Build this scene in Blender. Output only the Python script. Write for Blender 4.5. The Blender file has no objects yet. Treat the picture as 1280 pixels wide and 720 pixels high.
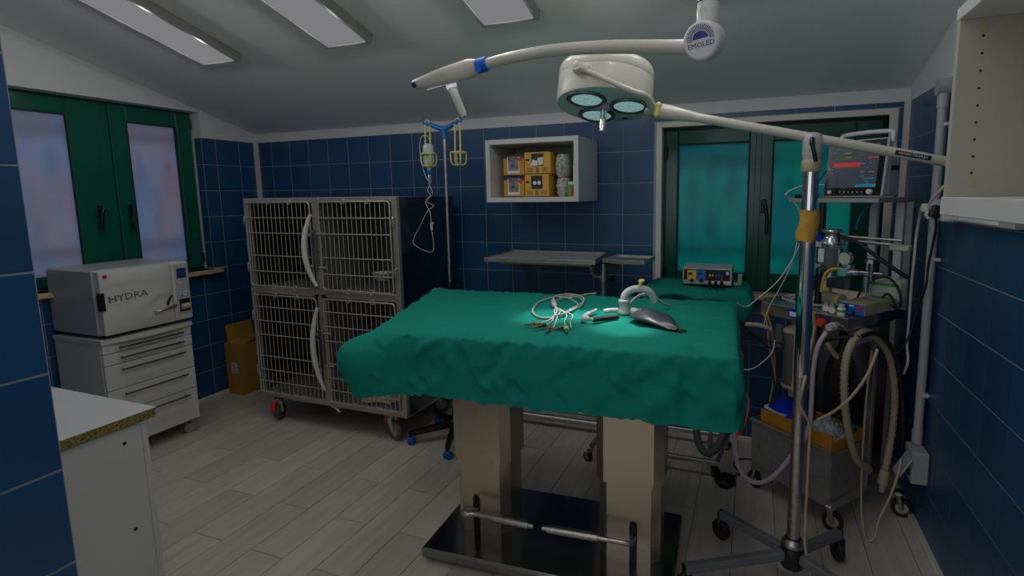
import bpy, math, random
from mathutils import Matrix, Vector

# ------------------------------------------------------------------ camera, world, exposure
SC = bpy.context.scene
COL = SC.collection
random.seed(7)
PI = math.pi

CAM_Z = 1.585
cam_data = bpy.data.cameras.new('camera')
cam = bpy.data.objects.new('camera', cam_data)
COL.objects.link(cam)
cam_data.sensor_fit = 'HORIZONTAL'
cam_data.sensor_width = 36.0
cam_data.lens = 36.0 * 658.24 / 1280.0
cam_data.shift_x = -54.54 / 1280.0
cam_data.shift_y = -29.26 / 1280.0
cam_data.clip_start = 0.02
yaw, pitch, roll = math.radians(20.6737), math.radians(7.5425), math.radians(-0.7833)
_f = Vector((-math.sin(yaw) * math.cos(pitch), math.cos(yaw) * math.cos(pitch), -math.sin(pitch)))
_r = Vector((math.cos(yaw), math.sin(yaw), 0.0))
_u = _r.cross(_f)
_r2 = math.cos(roll) * _r + math.sin(roll) * _u
_u2 = _r2.cross(_f)
cam.matrix_world = Matrix(((_r2.x, _u2.x, -_f.x, 0.0), (_r2.y, _u2.y, -_f.y, 0.0),
                           (_r2.z, _u2.z, -_f.z, CAM_Z), (0, 0, 0, 1)))
SC.camera = cam

world = bpy.data.worlds.new('daylight')
SC.world = world
world.use_nodes = True
_bg = world.node_tree.nodes['Background']
_bg.inputs[0].default_value = (0.86, 0.88, 1.0, 1)
_bg.inputs[1].default_value = 1.0

SC.view_settings.view_transform = 'Standard'
SC.view_settings.look = 'None'
SC.view_settings.exposure = 0.12
SC.view_settings.gamma = 1.0
SC.view_settings.use_curve_mapping = False

PANEL_W = 1.75
FILL_W = 0.92          # each fill lamp added below a panel to lift the ceiling
#       # light given by each ceiling panel
DIFF_E = 0.186        # brightness of the panel face
SPOT_W = 27.0          # each lamp of the operating light
HEAD_W = 0.03

# ------------------------------------------------------------------ room dimensions
XL, XR, YB, YN = -4.028, 0.769, 3.422, -2.2
TOP = 2.06            # top of the tiling
S = 0.203             # tile pitch
def ceil_z(y): return 2.13 + 0.285 * (YB - y)
SLOPE = math.atan(0.285)

# ------------------------------------------------------------------ materials
MATS = {}
def mat(name, col, rough=0.5, metal=0.0, spec=0.5, emit=None, estr=0.0, noise=0.0, nscale=20.0, bump=0.0,
        bscale=60.0, trans=0.0, alpha=1.0, rnd=0.0, stretch=None, coat=0.0, rvar=0.0):
    if name in MATS: return MATS[name]
    m = bpy.data.materials.new(name); MATS[name] = m
    m.use_nodes = True
    nt = m.node_tree; N = nt.nodes; L = nt.links
    b = N['Principled BSDF']
    b.inputs['Base Color'].default_value = (*col, 1)
    b.inputs['Roughness'].default_value = rough
    b.inputs['Metallic'].default_value = metal
    b.inputs['Specular IOR Level'].default_value = spec
    b.inputs['Transmission Weight'].default_value = trans
    b.inputs['Alpha'].default_value = alpha
    b.inputs['Coat Weight'].default_value = coat
    if emit:
        b.inputs['Emission Color'].default_value = (*emit, 1); b.inputs['Emission Strength'].default_value = estr
    src = None
    if noise or bump or rvar:
        tc = N.new('ShaderNodeTexCoord'); mp = N.new('ShaderNodeMapping')
        L.new(tc.outputs['Object'], mp.inputs[0])
        if stretch: mp.inputs['Scale'].default_value = stretch
        src = mp.outputs[0]
    if noise or rnd:
        hsv = N.new('ShaderNodeHueSaturation'); hsv.inputs['Color'].default_value = (*col, 1)
        if noise:
            nz = N.new('ShaderNodeTexNoise'); nz.inputs['Scale'].default_value = nscale; nz.inputs['Detail'].default_value = 5
            L.new(src, nz.inputs['Vector'])
            mr = N.new('ShaderNodeMapRange'); mr.inputs[1].default_value = 0.3; mr.inputs[2].default_value = 0.7
            mr.inputs[3].default_value = 1 - noise; mr.inputs[4].default_value = 1 + noise
            L.new(nz.outputs[0], mr.inputs[0]); val = mr.outputs[0]
        else:
            v = N.new('ShaderNodeValue'); v.outputs[0].default_value = 1.0; val = v.outputs[0]
        if rnd:
            oi = N.new('ShaderNodeObjectInfo')
            m2 = N.new('ShaderNodeMapRange'); m2.inputs[3].default_value = 1 - rnd; m2.inputs[4].default_value = 1 + rnd
            L.new(oi.outputs['Random'], m2.inputs[0])
            mu = N.new('ShaderNodeMath'); mu.operation = 'MULTIPLY'
            L.new(val, mu.inputs[0]); L.new(m2.outputs[0], mu.inputs[1]); val = mu.outputs[0]
        L.new(val, hsv.inputs['Value']); L.new(hsv.outputs[0], b.inputs['Base Color'])
    if rvar:
        nz = N.new('ShaderNodeTexNoise'); nz.inputs['Scale'].default_value = nscale
        L.new(src, nz.inputs['Vector'])
        mr = N.new('ShaderNodeMapRange'); mr.inputs[3].default_value = max(0.03, rough - rvar); mr.inputs[4].default_value = rough + rvar
        L.new(nz.outputs[0], mr.inputs[0]); L.new(mr.outputs[0], b.inputs['Roughness'])
    if bump:
        nb = N.new('ShaderNodeTexNoise'); nb.inputs['Scale'].default_value = bscale; nb.inputs['Detail'].default_value = 3
        L.new(src, nb.inputs['Vector'])
        bp = N.new('ShaderNodeBump'); bp.inputs['Strength'].default_value = bump; bp.inputs['Distance'].default_value = 0.01
        L.new(nb.outputs[0], bp.inputs['Height']); L.new(bp.outputs[0], b.inputs['Normal'])
    return m

def pane_mat(name, col, top, bottom):
    """frosted film on glass: passes on the daylight behind it, softly glossy in front"""
    m = bpy.data.materials.new(name); MATS[name] = m
    m.use_nodes = True
    nt = m.node_tree; N = nt.nodes; L = nt.links
    out = N['Material Output']; N.remove(N['Principled BSDF'])
    tr = N.new('ShaderNodeBsdfTranslucent'); gl = N.new('ShaderNodeBsdfGlossy'); df = N.new('ShaderNodeBsdfDiffuse')
    gl.inputs['Roughness'].default_value = 0.12; gl.inputs['Color'].default_value = (1, 1, 1, 1)
    tc = N.new('ShaderNodeTexCoord'); nz = N.new('ShaderNodeTexNoise'); mp = N.new('ShaderNodeMapping')
    mp.inputs['Scale'].default_value = (3, 3, 1.2)
    nz.inputs['Scale'].default_value = 2.0; nz.inputs['Detail'].default_value = 2
    L.new(tc.outputs['Object'], mp.inputs[0]); L.new(mp.outputs[0], nz.inputs['Vector'])
    mx = N.new('ShaderNodeMix'); mx.data_type = 'RGBA'
    mx.inputs[6].default_value = (*top, 1); mx.inputs[7].default_value = (*bottom, 1)
    mr = N.new('ShaderNodeMapRange'); mr.inputs[1].default_value = 0.35; mr.inputs[2].default_value = 0.65
    L.new(nz.outputs[0], mr.inputs[0]); L.new(mr.outputs[0], mx.inputs[0]); L.new(mx.outputs[2], tr.inputs['Color'])
    df.inputs['Color'].default_value = (*col, 1)
    a = N.new('ShaderNodeMixShader'); a.inputs[0].default_value = 0.15
    L.new(tr.outputs[0], a.inputs[1]); L.new(df.outputs[0], a.inputs[2])
    fr = N.new('ShaderNodeFresnel'); fr.inputs[0].default_value = 1.25
    c = N.new('ShaderNodeMixShader'); L.new(fr.outputs[0], c.inputs[0])
    L.new(a.outputs[0], c.inputs[1]); L.new(gl.outputs[0], c.inputs[2]); L.new(c.outputs[0], out.inputs[0])
    return m

def plank_mat():
    m = bpy.data.materials.new('plank'); MATS['plank'] = m
    m.use_nodes = True
    nt = m.node_tree; N = nt.nodes; L = nt.links; b = N['Principled BSDF']
    tc = N.new('ShaderNodeTexCoord'); oi = N.new('ShaderNodeObjectInfo')
    add = N.new('ShaderNodeVectorMath'); add.operation = 'ADD'
    sc = N.new('ShaderNodeVectorMath'); sc.operation = 'SCALE'; sc.inputs['Scale'].default_value = 7.3
    cmb = N.new('ShaderNodeCombineXYZ'); L.new(oi.outputs['Random'], cmb.inputs[0]); L.new(oi.outputs['Random'], cmb.inputs[1])
    L.new(cmb.outputs[0], sc.inputs[0]); L.new(tc.outputs['Object'], add.inputs[0]); L.new(sc.outputs[0], add.inputs[1])
    mp = N.new('ShaderNodeMapping'); mp.inputs['Scale'].default_value = (14, 1.5, 1); L.new(add.outputs[0], mp.inputs[0])
    nz = N.new('ShaderNodeTexNoise'); nz.inputs['Scale'].default_value = 1.6; nz.inputs['Detail'].default_value = 6
    nz.inputs['Distortion'].default_value = 0.8; L.new(mp.outputs[0], nz.inputs['Vector'])
    rp = N.new('ShaderNodeValToRGB')
    rp.color_ramp.elements[0].position = 0.28; rp.color_ramp.elements[0].color = (0.54, 0.485, 0.415, 1)
    rp.color_ramp.elements[1].position = 0.66; rp.color_ramp.elements[1].color = (0.64, 0.585, 0.51, 1)
    L.new(nz.outputs[0], rp.inputs[0])
    hsv = N.new('ShaderNodeHueSaturation'); L.new(rp.outputs[0], hsv.inputs['Color'])
    mr = N.new('ShaderNodeMapRange'); mr.inputs[3].default_value = 0.88; mr.inputs[4].default_value = 1.06
    L.new(oi.outputs['Random'], mr.inputs[0]); L.new(mr.outputs[0], hsv.inputs['Value'])
    L.new(hsv.outputs[0], b.inputs['Base Color'])
    b.inputs['Roughness'].default_value = 0.36; b.inputs['Specular IOR Level'].default_value = 0.35
    return m

mat('plaster', (0.70, 0.70, 0.695), 0.8, spec=0.2, bump=0.03, bscale=90)
mat('ceiling_paint', (0.90, 0.895, 0.89), 0.85, spec=0.15)
mat('grout', (0.36, 0.38, 0.40), 0.9, spec=0.1)
mat('blue_tile', (0.012, 0.075, 0.190), 0.34, spec=0.55, rnd=0.10, noise=0.06, nscale=4)
mat('white_gloss', (0.62, 0.615, 0.60), 0.3)
mat('ivory_trim', (0.72, 0.69, 0.62), 0.45)
mat('floor_grout', (0.22, 0.15, 0.06), 0.9, spec=0.1)
plank_mat()
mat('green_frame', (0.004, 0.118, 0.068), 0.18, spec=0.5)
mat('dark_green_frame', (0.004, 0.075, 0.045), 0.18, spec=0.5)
mat('black_plastic', (0.012, 0.012, 0.013), 0.35)
mat('black_rubber', (0.015, 0.015, 0.016), 0.6)
mat('grey_rubber', (0.12, 0.125, 0.13), 0.55)
mat('white_paint', (0.64, 0.64, 0.63), 0.3, coat=0.2)
mat('ivory_paint', (0.60, 0.58, 0.50), 0.3, coat=0.2)
mat('grey_paint', (0.42, 0.43, 0.44), 0.35)
mat('melamine', (0.66, 0.66, 0.64), 0.35)
mat('melamine_warm', (0.46, 0.45, 0.38), 0.4)
mat('chipboard', (0.27, 0.215, 0.075), 0.9, noise=0.75, nscale=170, spec=0.1)
mat('steel', (0.60, 0.57, 0.52), 0.24, metal=1.0, rvar=0.06, nscale=6)
mat('steel_cage', (0.54, 0.51, 0.45), 0.36, metal=0.7, noise=0.08, nscale=8)
mat('steel_dark', (0.22, 0.23, 0.25), 0.28, metal=1.0)
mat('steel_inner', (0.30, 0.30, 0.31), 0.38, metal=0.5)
mat('wire', (0.50, 0.48, 0.43), 0.34, metal=0.55)
mat('column_steel', (0.60, 0.53, 0.40), 0.26, metal=0.9, rvar=0.05, nscale=3)
mat('base_steel', (0.34, 0.33, 0.32), 0.16, metal=1.0)
mat('chrome', (0.72, 0.72, 0.74), 0.10, metal=1.0)
mat('worn_chrome', (0.50, 0.48, 0.44), 0.30, metal=1.0, noise=0.2, nscale=60)
mat('worn_steel', (0.36, 0.35, 0.33), 0.42, metal=0.55, noise=0.12, nscale=25)
mat('leg_grey', (0.17, 0.175, 0.18), 0.4)
mat('dark_print', (0.10, 0.105, 0.11), 0.4)
mat('galvanised', (0.55, 0.54, 0.52), 0.4, metal=1.0, noise=0.15, nscale=20)
mat('brass', (0.55, 0.42, 0.16), 0.4, metal=0.8)
mat('wood_sill', (0.60, 0.45, 0.25), 0.5, noise=0.15, nscale=10)
mat('cardboard', (0.50, 0.27, 0.05), 0.85, spec=0.15, noise=0.06, nscale=12)
mat('paper', (0.78, 0.78, 0.78), 0.8, spec=0.1)
mat('amber_box', (0.62, 0.31, 0.030), 0.55)
mat('amber_light', (0.72, 0.40, 0.06), 0.55)
mat('navy', (0.020, 0.025, 0.075), 0.5)
mat('photo_print', (0.22, 0.20, 0.19), 0.4, noise=0.9, nscale=45)
mat('photo_dark', (0.04, 0.04, 0.045), 0.4, noise=0.6, nscale=40)
mat('red', (0.62, 0.030, 0.015), 0.4)
mat('orange_red', (0.75, 0.07, 0.015), 0.4)
mat('bottle_green', (0.05, 0.42, 0.06), 0.4)
mat('blue_plastic', (0.005, 0.13, 0.60), 0.35)
mat('blue_hook', (0.004, 0.17, 0.50), 0.35)
mat('blue_folder', (0.010, 0.035, 0.55), 0.3)
mat('blue_front', (0.010, 0.16, 0.58), 0.4)
mat('yellow', (0.75, 0.48, 0.03), 0.5)
mat('pale_yellow', (0.72, 0.62, 0.20), 0.5)
mat('cream_tube', (0.50, 0.43, 0.27), 0.55)
mat('orange_tray', (0.56, 0.25, 0.02), 0.5)
mat('clear_plastic', (0.85, 0.88, 0.88), 0.15, trans=0.85)
mat('clear_bag', (0.75, 0.82, 0.82), 0.2, trans=0.5, bump=0.6, bscale=30)
mat('milky_plastic', (0.72, 0.75, 0.72), 0.3, trans=0.3)
mat('teal_cloth', (0.007, 0.235, 0.178), 0.85, spec=0.15, bump=0.25, bscale=260)
mat('gauze', (0.42, 0.42, 0.36), 0.9, noise=0.5, nscale=60, bump=0.5, bscale=80)
mat('light_rubber', (0.30, 0.30, 0.31), 0.5)
mat('clip_brown', (0.20, 0.12, 0.075), 0.4, metal=0.4)
mat('grey_cable', (0.50, 0.47, 0.45), 0.5)
mat('white_cable', (0.70, 0.68, 0.64), 0.5)
mat('tan_cable', (0.40, 0.25, 0.07), 0.6)
mat('rubber_bag', (0.055, 0.065, 0.075), 0.35, noise=0.15, nscale=9)
mat('lilac_plastic', (0.60, 0.50, 0.60), 0.4)
mat('screen_black', (0.006, 0.006, 0.008), 0.12)
mat('lcd', (0.01, 0.02, 0.12), 0.2, emit=(0.02, 0.05, 0.5), estr=0.06)
mat('masking_tape', (0.58, 0.34, 0.06), 0.8, spec=0.15, bump=0.3, bscale=60)
mat('panel_frame', (0.24, 0.24, 0.225), 0.4)
mat('panel_diffuser', (0.0, 0.0, 0.0), 0.9, spec=0.0, emit=(1.0, 0.985, 1.02), estr=DIFF_E)
mat('lamp_lens', (0.5, 0.75, 0.75), 0.15, emit=(0.62, 1.0, 1.0), estr=0.2, noise=0.6, nscale=70)
mat('led_strip', (0.7, 0.7, 0.8), 0.3, emit=(0.75, 0.75, 1.0), estr=0.16)
mat('lamp_under', (0.46, 0.62, 0.57), 0.35)
pane_mat('pane_lilac', (0.5, 0.5, 0.55), (0.42, 0.52, 0.66), (0.56, 0.50, 0.58))
pane_mat('pane_teal', (0.02, 0.3, 0.3), (0.060, 0.50, 0.43), (0.10, 0.40, 0.44))

# ------------------------------------------------------------------ mesh helpers
class MB:
    """collects geometry (in world space, or local with a matrix) for one mesh object"""
    def __init__(self, M=None):
        self.v = []; self.f = []; self.s = []; self.m = []; self.M = M or Matrix.Identity(4); self.cur = 0
    def add(self, vs, fs, smooth=False):
        n = len(self.v); M = self.M
        self.v += [M @ Vector(p) for p in vs]
        for q in fs:
            self.f.append([i + n for i in q]); self.s.append(smooth); self.m.append(self.cur)
        return self
    def box(self, c, d, R=None, bev=0.0):
        x, y, z = d[0] / 2, d[1] / 2, d[2] / 2
        c = Vector(c); T = (lambda p: c + R @ Vector(p)) if R is not None else (lambda p: c + Vector(p))
        if bev <= 0:
            vs = [T((sx * x, sy * y, sz * z)) for sz in (-1, 1) for sy in (-1, 1) for sx in (-1, 1)]
            fs = [(0, 2, 3, 1), (4, 5, 7, 6), (0, 1, 5, 4), (2, 6, 7, 3), (0, 4, 6, 2), (1, 3, 7, 5)]
            return self.add(vs, fs)
        b = min(bev, 0.49 * min(d)); vs = []; idx = {}
        for sx in (-1, 1):
            for sy in (-1, 1):
                for sz in (-1, 1):
                    for k in range(3):
                        p = [sx * (x - b), sy * (y - b), sz * (z - b)]
                        p[k] = (sx * x, sy * y, sz * z)[k]
                        idx[(sx, sy, sz, k)] = len(vs); vs.append(T(p))
        fs = []
        def g(k, a, e):     # face perpendicular to axis k
            o = [i for i in range(3) if i != k]
            q = []
            for (p, r) in ((-1, -1), (1, -1), (1, 1), (-1, 1)):
                s = [0, 0, 0]; s[k] = a; s[o[0]] = p; s[o[1]] = r
                q.append(idx[(*s, k)])
            ok = (a > 0) != (k == 1)
            fs.append(q if ok else q[::-1])
        for k in range(3): g(k, -1, 0); g(k, 1, 0)
        for k in range(3):       # edges along axis k
            o = [i for i in range(3) if i != k]
            for p in (-1, 1):
                for r in (-1, 1):
                    s0 = [0, 0, 0]; s0[o[0]] = p; s0[o[1]] = r; s1 = list(s0); s0[k] = -1; s1[k] = 1
                    q = [idx[(*s0, o[0])], idx[(*s1, o[0])], idx[(*s1, o[1])], idx[(*s0, o[1])]]
                    n = (Vector(vs[q[1]]) - Vector(vs[q[0]])).cross(Vector(vs[q[2]]) - Vector(vs[q[0]]))
                    mid = sum((Vector(vs[i]) for i in q), Vector()) / 4 - c
                    fs.append(q if n.dot(mid) > 0 else q[::-1])
        for sx in (-1, 1):
            for sy in (-1, 1):
                for sz in (-1, 1):
                    q = [idx[(sx, sy, sz, k)] for k in range(3)]
                    n = (Vector(vs[q[1]]) - Vector(vs[q[0]])).cross(Vector(vs[q[2]]) - Vector(vs[q[0]]))
                    mid = sum((Vector(vs[i]) for i in q), Vector()) / 3 - c
                    fs.append(q if n.dot(mid) > 0 else q[::-1])
        return self.add(vs, fs)
    def bx(self, x0, x1, y0, y1, z0, z1, bev=0.0):
        return self.box(((x0 + x1) / 2, (y0 + y1) / 2, (z0 + z1) / 2), (abs(x1 - x0), abs(y1 - y0), abs(z1 - z0)), None, bev)
    def cyl(self, a, b, r, r2=None, n=16, caps=True):
        a = Vector(a); b = Vector(b); r2 = r if r2 is None else r2
        ax = (b - a).normalized(); t = Vector((0, 0, 1)) if abs(ax.z) < 0.9 else Vector((1, 0, 0))
        u = ax.cross(t).normalized(); w = ax.cross(u)
        ring = lambda c, R: [c + R * (math.cos(2 * PI * i / n) * u + math.sin(2 * PI * i / n) * w) for i in range(n)]
        A, B = ring(a, r), ring(b, r2)
        self.add(A + B, [(i, (i + 1) % n, n + (i + 1) % n, n + i) for i in range(n)], True)
        if caps:
            if r > 1e-6: self.add(A, [tuple(range(n))[::-1]])
            if r2 > 1e-6: self.add(B, [tuple(range(n))])
        return self
    def tube(self, pts, r, n=8, closed=False, caps=True):
        P = [Vector(p) for p in pts]; k = len(P)
        R = r if isinstance(r, (list, tuple)) else [r] * k
        vs = []; u = None
        for i in range(k):
            if closed: t = P[(i + 1) % k] - P[i - 1]
            else: t = P[min(i + 1, k - 1)] - P[max(i - 1, 0)]
            if t.length < 1e-9: t = Vector((0, 0, 1))
            t.normalize()
            if u is None:
                a = Vector((0, 0, 1)) if abs(t.z) < 0.9 else Vector((1, 0, 0)); u = t.cross(a).normalized()
            else:
                u = u - t * u.dot(t)
                if u.length < 1e-6: u = t.orthogonal()
                u.normalize()
            w = t.cross(u)
            vs += [P[i] + R[i] * (math.cos(2 * PI * j / n) * u + math.sin(2 * PI * j / n) * w) for j in range(n)]
        fs = []
        for i in range(k if closed else k - 1):
            i2 = (i + 1) % k
            for j in range(n): fs.append((i * n + j, i * n + (j + 1) % n, i2 * n + (j + 1) % n, i2 * n + j))
        self.add(vs, fs, True)
        if caps and not closed:
            self.add(vs[:n], [tuple(range(n))[::-1]]); self.add(vs[-n:], [tuple(range(n))])
        return self
    def lathe(self, prof, n=24, M=None, smooth=True):
        T = M or Matrix.Identity(4); vs = []
        for (r, z) in prof: vs += [T @ Vector((r * math.cos(2 * PI * j / n), r * math.sin(2 * PI * j / n), z)) for j in range(n)]
        fs = [(i * n + j, i * n + (j + 1) % n, (i + 1) * n + (j + 1) % n, (i + 1) * n + j) for i in range(len(prof) - 1) for j in range(n)]
        return self.add(vs, fs, smooth)
    def prism(self, poly, z0, z1, M=None):
        T = M or Matrix.Identity(4); n = len(poly)
        vs = [T @ Vector((x, y, z0)) for x, y in poly] + [T @ Vector((x, y, z1)) for x, y in poly]
        fs = [tuple(range(n))[::-1], tuple(range(n, 2 * n))] + [(i, (i + 1) % n, n + (i + 1) % n, n + i) for i in range(n)]
        return self.add(vs, fs)
    def ball(self, c, r, n=16, k=10):
        c = Vector(c); r = r if isinstance(r, (tuple, list)) else (r, r, r)
        vs = []
        for i in range(k + 1):
            a = PI * i / k
            vs += [c + Vector((r[0] * math.sin(a) * math.cos(2 * PI * j / n), r[1] * math.sin(a) * math.sin(2 * PI * j / n), -r[2] * math.cos(a))) for j in range(n)]
        fs = [(i * n + j, i * n + (j + 1) % n, (i + 1) * n + (j + 1) % n, (i + 1) * n + j) for i in range(k) for j in range(n)]
        return self.add(vs, fs, True)
    def grid(self, fn, nu, nv, closed_u=False, smooth=True):
        vs = [fn(i, j) for j in range(nv) for i in range(nu)]; fs = []
        for j in range(nv - 1):
            for i in range(nu if closed_u else nu - 1):
                i2 = (i + 1) % nu
                fs.append((j * nu + i, j * nu + i2, (j + 1) * nu + i2, (j + 1) * nu + i))
        return self.add(vs, fs, smooth)
    def build(self, name, mats, parent=None, stuff=False):
        me = bpy.data.meshes.new(name)
        inv = WORLD[parent].inverted() if parent is not None else None
        vs = [tuple(inv @ p) if inv else tuple(p) for p in self.v]
        me.from_pydata(vs, [], self.f)
        me.polygons.foreach_set('use_smooth', self.s)
        ms = mats if isinstance(mats, (list, tuple)) else [mats]
        for q in ms: me.materials.append(MATS[q])
        if len(ms) > 1: me.polygons.foreach_set('material_index', self.m)
        me.update()
        o = bpy.data.objects.new(name, me); COL.objects.link(o)
        WORLD[o] = Matrix.Identity(4)
        if parent is not None: o.parent = parent; WORLD[o] = WORLD[parent].copy()
        if stuff: o['kind'] = 'stuff'
        return o

WORLD = {}
def tag(o, label=None, cat=None, group=None, kind=None):
    if label: o['label'] = label
    if cat: o['category'] = cat
    if group: o['group'] = group
    if kind: o['kind'] = kind
    return o
def thing(name, label, cat, loc=(0, 0, 0), rz=0.0, group=None):
    o = bpy.data.objects.new(name, None); COL.objects.link(o)
    o.empty_display_size = 0.05
    M = Matrix.Translation(loc) @ Matrix.Rotation(rz, 4, 'Z')
    o.matrix_world = M; WORLD[o] = M
    return tag(o, label, cat, group)
def spline(pts, k=6, closed=False):
    P = [Vector(p) for p in pts]; n = len(P); out = []
    for i in range(n if closed else n - 1):
        g = (lambda q: P[q % n]) if closed else (lambda q: P[max(0, min(n - 1, q))])
        a, b, c, d = g(i - 1), g(i), g(i + 1), g(i + 2)
        for s in range(k):
            t = s / k
            out.append(0.5 * ((2 * b) + (c - a) * t + (2 * a - 5 * b + 4 * c - d) * t * t + (3 * b - a - 3 * c + d) * t ** 3))
    if not closed: out.append(P[-1])
    return out
def wire(name, pts, r, m, parent=None, k=6, n=8):
    return MB().tube(spline(pts, k), r, n).build(name, m, parent)
def frame_M(o, x, y, z):
    x, y, z, o = Vector(x).normalized(), Vector(y).normalized(), Vector(z).normalized(), Vector(o)
    return Matrix(((x.x, y.x, z.x, o.x), (x.y, y.y, z.y, o.y), (x.z, y.z, z.z, o.z), (0, 0, 0, 1)))
def text(name, body, size, M, m, parent, ext=0.0006, align='CENTER', sx=1.0):
    cu = bpy.data.curves.new('lettering', 'FONT'); cu.body = body; cu.size = size; cu.extrude = ext
    cu.align_x = align; cu.align_y = 'CENTER'; cu.resolution_u = 2
    t = bpy.data.objects.new('lettering', cu); COL.objects.link(t)
    dg = bpy.context.evaluated_depsgraph_get()
    me = bpy.data.meshes.new_from_object(t.evaluated_get(dg))
    b = MB(M); b.add([(p.co.x * sx, p.co.y, p.co.z) for p in me.vertices], [tuple(p.vertices) for p in me.polygons])
    bpy.data.objects.remove(t); bpy.data.curves.remove(cu); bpy.data.meshes.remove(me)
    return b.build(name, m, parent)
def rot(ax, deg): return Matrix.Rotation(math.radians(deg), 3, ax)
def ramp(t): t = max(0.0, min(1.0, t)); return t * t * (3 - 2 * t)

# ------------------------------------------------------------------ the room
TILE_CACHE = {}
def tile_mesh(U, V, N, w, h, m='blue_tile', th=0.0022, ch=0.0010):
    key = (tuple(U), tuple(V), tuple(N), round(w, 3), round(h, 3), m)
    if key in TILE_CACHE: return TILE_CACHE[key]
    U, V, N = Vector(U), Vector(V), Vector(N)
    a, b = w / 2, h / 2
    P = lambda x, y, z: tuple(U * x + V * y + N * z)
    vs = [P(-a, -b, 0), P(a, -b, 0), P(a, b, 0), P(-a, b, 0), P(-a, -b, th - ch), P(a, -b, th - ch), P(a, b, th - ch), P(-a, b, th - ch),
          P(-a + ch, -b + ch, th), P(a - ch, -b + ch, th), P(a - ch, b - ch, th), P(-a + ch, b - ch, th)]
    fs = [(8, 9, 10, 11)] + [(i, (i + 1) % 4, 4 + (i + 1) % 4, 4 + i) for i in range(4)] + [(4 + i, 4 + (i + 1) % 4, 8 + (i + 1) % 4, 8 + i) for i in range(4)]
    if U.cross(V).dot(N) < 0: fs = [q[::-1] for q in fs]
    me = bpy.data.meshes.new('tile'); me.from_pydata(vs, [], fs); me.materials.append(MATS[m]); me.update()
    TILE_CACHE[key] = me
    return me
def subtract(r, h):
    """rectangle r minus rectangle h, as a list of rectangles"""
    u0, u1, v0, v1 = r; a0, a1, b0, b1 = h
    if a1 <= u0 or a0 >= u1 or b1 <= v0 or b0 >= v1: return [r]
    out = []
    if b0 > v0: out.append((u0, u1, v0, b0))
    if b1 < v1: out.append((u0, u1, b1, v1))
    lo, hi = max(v0, b0), min(v1, b1)
    if a0 > u0: out.append((u0, a0, lo, hi))
    if a1 < u1: out.append((a1, u1, lo, hi))
    return out
def tile_wall(parent, O, U, V, N, us, vs, holes=(), name='wall_tile', m='blue_tile', gap=0.0042):
    O, Uv, Vv, Nv = Vector(O), Vector(U), Vector(V), Vector(N)
    for i in range(len(us) - 1):
        for j in range(len(vs) - 1):
            rs = [(us[i], us[i + 1], vs[j], vs[j + 1])]
            for h in holes: rs = [q for r in rs for q in subtract(r, h)]
            for (u0, u1, v0, v1) in rs:
                w, h = u1 - u0 - gap, v1 - v0 - gap
                if w < 0.008 or h < 0.008: continue
                o = bpy.data.objects.new(name, tile_mesh(U, V, N, w, h, m))
                COL.objects.link(o); o.parent = parent
                o.location = O + Uv * ((u0 + u1) / 2) + Vv * ((v0 + v1) / 2)
ROWS = [0.03 + S * k for k in range(11)]
def cuts(a, b, joint):
    """tile edges between a and b with one joint at the given place"""
    k0 = math.ceil((a - joint) / S + 1e-6); e = [a]
    u = joint + S * k0
    while u < b - 1e-4:
        if u - e[-1] > 0.004: e.append(u)
        u += S
    e.append(b)
    return e

# floor
fl = MB().bx(XL - 0.2, XR + 0.2, YN - 0.2, YB + 0.2, -0.12, -0.0035).build('floor', 'floor_grout'); tag(fl, kind='structure')
PW, PL = 0.1866, 0.6575
x0 = -2.0985 - PW * 11
c = 0
plank_cache = {}
for i in range(29):
    xa = x0 + PW * i
    xb = min(xa + PW, XR); xa = max(xa, XL)
    if xb - xa < 0.02: continue
    off = 1.5755 if i % 2 == 1 else 1.9035
    y = off - PL * 4
    while y < YB:
        ya, yb = max(y, -0.75), min(y + PL, YB)
        y += PL
        if yb - ya < 0.02: continue
        w, h = xb - xa, yb - ya
        key = (round(w, 3), round(h, 3))
        if key not in plank_cache:
            plank_cache[key] = tile_mesh((1, 0, 0), (0, 1, 0), (0, 0, 1), w - 0.0028, h - 0.0028, 'plank', 0.0035, 0.0008)
        o = bpy.data.objects.new('floor_plank', plank_cache[key]); COL.objects.link(o); o.parent = fl
        o.location = ((xa + xb) / 2, (ya + yb) / 2, -0.0035)

# ceiling: one slope rising towards the camera
ya, yb = YB + 0.25, YN - 0.2
cl = MB().prism([(ya, ceil_z(ya)), (ya, ceil_z(ya) + 0.15), (yb, ceil_z(yb) + 0.15), (yb, ceil_z(yb))], XL - 0.2, XR + 0.2,
                Matrix(((0, 0, 1, 0), (1, 0, 0, 0), (0, 1, 0, 0), (0, 0, 0, 1)))).build('ceiling', 'ceiling_paint')
tag(cl, kind='structure')

# back wall with its window hole
BW = (-0.560, 0.676, 0.965, 1.995)
w = MB(); yw0, yw1 = YB, YB + 0.22; zt = 2.7
w.bx(XL - 0.2, BW[0], yw0 + 0.0022, yw1, -0.1, TOP + 0.0); w.bx(BW[1], XR + 0.2, yw0 + 0.0022, yw1, -0.1, TOP)
w.bx(BW[0], BW[1], yw0 + 0.0022, yw1, -0.1, BW[2]); w.bx(BW[0], BW[1], yw0 + 0.0022, yw1, BW[3], TOP)
w.cur = 1; w.bx(XL - 0.2, XR + 0.2, yw0 - 0.004, yw1, TOP, zt)
wb = w.build('wall_back', ['grout', 'plaster']); tag(wb, kind='structure')
tile_wall(wb, (0, YB + 0.0022, 0), (1, 0, 0), (0, 0, 1), (0, -1, 0), cuts(XL, XR, -1.828), ROWS,
          [(BW[0] - 0.04, BW[1] + 0.045, BW[2] - 0.0, BW[3] + 0.036)])
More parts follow.
